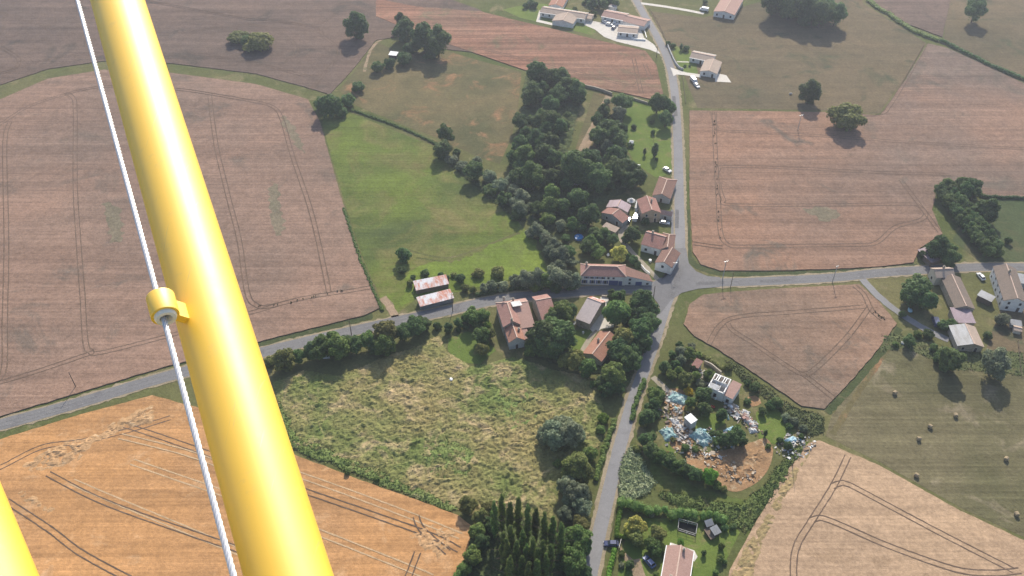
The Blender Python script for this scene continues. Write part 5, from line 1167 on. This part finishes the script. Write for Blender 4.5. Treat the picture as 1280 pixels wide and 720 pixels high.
dt, db = F*rt*2/62.5, F*rt*2/103.5
A0, B0 = Q(147.0, 0, dt), Q(361.0, 720, db)
ext = (B0-A0)
s1 = strut(A0-ext*.12, B0+ext*.12, rt, 'thick glossy yellow tube crossing the view beside the wire rope')
A1, B1 = Q(-70, 560, .80), Q(-2, 760, .62)
strut(A1-(B1-A1)*.5, B1+(B1-A1)*.6, .030, 'glossy yellow tube cutting the bottom left corner of the view')
# wire rope
ra, rb = Q(97, 0, 1.00), Q(292, 720, .60)
rg = Q(203.5, 383, 1/((1/1.00)+((1/.60)-(1/1.00))*383/720))
def rope(pts, r):
    mb = MB(); n = 30; vs = []; m_ = 2600
    a, b_ = pts; d = (b_-a); Lr = d.length; d.normalize(); u = d.orthogonal().normalized(); v = d.cross(u)
    for i in range(m_+1):
        s = i/m_
        for k in range(n):
            th = 2*math.pi*k/n; rr = r*(1+.22*math.cos(6*th-6*2*math.pi*s*Lr/.030)); vs.append(a+d*(Lr*s)+u*math.cos(th)*rr+v*math.sin(th)*rr)
    mb.add(vs, [(i*n+k, i*n+(k+1) % n, (i+1)*n+(k+1) % n, (i+1)*n+k) for i in range(m_) for k in range(n)])
    o = mb.build('control_cable', M['rope'], smooth=True); return tag(o, 'thin twisted steel cable running beside the yellow tube', 'cable')
dirr = (rb-ra)
rope((ra-dirr*.12, rb+dirr*.12), .0020)
# guide: yellow sleeve with a nylon bush, on a tab fixed to the tube
dg = (rb-ra).normalized(); dep = (rg-CAM).dot(FWD); k = dep/F
gr = 17.2*k
def guide():
    root = tag(empty('cable_guide', rg), 'small yellow cable guide with a pale nylon bush fixed to the yellow tube', 'cable guide')
    u = dg.orthogonal().normalized(); v = dg.cross(u); n = 48
    def ring(prof, nm, m):
        vs = []; 
        for (r, z) in prof:
            for q in range(n): a = 2*math.pi*q/n; vs.append(u*math.cos(a)*r+v*math.sin(a)*r+dg*z)
        np_ = len(prof)
        mb = MB(); mb.add(vs, [(i*n+q, i*n+(q+1) % n, ((i+1) % np_)*n+(q+1) % n, ((i+1) % np_)*n+q) for i in range(np_) for q in range(n)])
        o = mb.build(nm, m, root, smooth=False); 
        for p in o.data.polygons: p.use_smooth = True
        md = o.modifiers.new('edge', 'EDGE_SPLIT'); md.split_angle = R(35)
    hL = gr*.95
    ring([(gr*.99,-hL),(gr,-hL*.95),(gr,hL*.93),(gr*.98,hL),(gr*.80,hL),(gr*.80,-hL)], 'sleeve', M['yellow'])
    ring([(gr*.79,-hL*1.06),(gr*.79,hL*1.12),(gr*.72,hL*1.3),(gr*.70,hL*1.32),(gr*.45,hL*1.30),(gr*.30,hL*1.0),(gr*.22,-hL*1.06)], 'bush', M['nylon'])
    # tab to the tube
    s = (B0-A0).normalized(); w = rg-A0; foot = A0+s*w.dot(s)-rg; tdir = foot.normalized(); e = tdir.cross(dg).normalized()
    a = tdir*gr*.9; b_ = foot-tdir*rt*.6
    Mx = Matrix((tdir, dg, e)).transposed().to_4x4(); Mx.translation = a
    ln = (b_-a).length
    mb = MB(); mb.box(0, -hL*.8, -.0035, ln, hL*.8, .0035, 0, Mx); mb.build('tab', M['yellow'], root)
guide()

# ------------------------------------------------------------------ air
mb = MB(); mb.box(-3300, -1800, -1, 3300, 4800, CH+6)
hz = mb.build('haze', None) if False else None
t = NT('haze_air'); pv = t.n('ShaderNodeVolumePrincipled'); pv.inputs['Color'].default_value = (.78, .84, 1.0, 1); pv.inputs['Density'].default_value = HAZE; pv.inputs['Anisotropy'].default_value = .55
t.l(pv.outputs[0], t.out.inputs['Volume'])
tag(mb.build('haze', t.m), kind='stuff')

# ------------------------------------------------------------------ light, sky, camera
SUN_AZ, SUN_EL = R(9), R(37)
sd = Vector((math.sin(SUN_AZ)*math.cos(SUN_EL), math.cos(SUN_AZ)*math.cos(SUN_EL), math.sin(SUN_EL)))
su = bpy.data.lights.new('sun', 'SUN'); su.energy = 5.0; su.angle = R(.5); su.color = (1.0, .915, .775)
so = bpy.data.objects.new('sun', su); so.rotation_euler = sd.to_track_quat('Z', 'Y').to_euler(); so.location = (0, 0, 400); link(so)
wd = bpy.data.worlds.new('World'); SC.world = wd; wd.use_nodes = True; nt = wd.node_tree; nt.nodes.clear()
sk = nt.nodes.new('ShaderNodeTexSky'); sk.sky_type = 'NISHITA'; sk.sun_disc = False; sk.sun_elevation = SUN_EL; sk.sun_rotation = SUN_AZ; sk.air_density = 1.0; sk.dust_density = 1.5
bg = nt.nodes.new('ShaderNodeBackground'); bg.inputs[1].default_value = .145; ow = nt.nodes.new('ShaderNodeOutputWorld')
nt.links.new(sk.outputs[0], bg.inputs[0]); nt.links.new(bg.outputs[0], ow.inputs[0])
cd = bpy.data.cameras.new('camera'); cd.sensor_width = 36; cd.lens = 36*F/1280; cd.clip_start = .05; cd.clip_end = 12000
co = bpy.data.objects.new('camera', cd); co.location = CAM; co.rotation_euler = (math.pi/2-PITCH, 0, 0); link(co); SC.camera = co
SC.view_settings.view_transform = 'Standard'; SC.view_settings.look = 'None'; SC.view_settings.gamma = 1; SC.view_settings.exposure = EXPO; SC.view_settings.use_curve_mapping = False
SC.cycles.use_denoising = True; SC.cycles.max_bounces = 6; SC.cycles.diffuse_bounces = 3; SC.cycles.transmission_bounces = 3; SC.cycles.volume_bounces = 0; SC.cycles.transparent_max_bounces = 4
SC.cycles.sample_clamp_indirect = 4; SC.cycles.volume_step_rate = 10
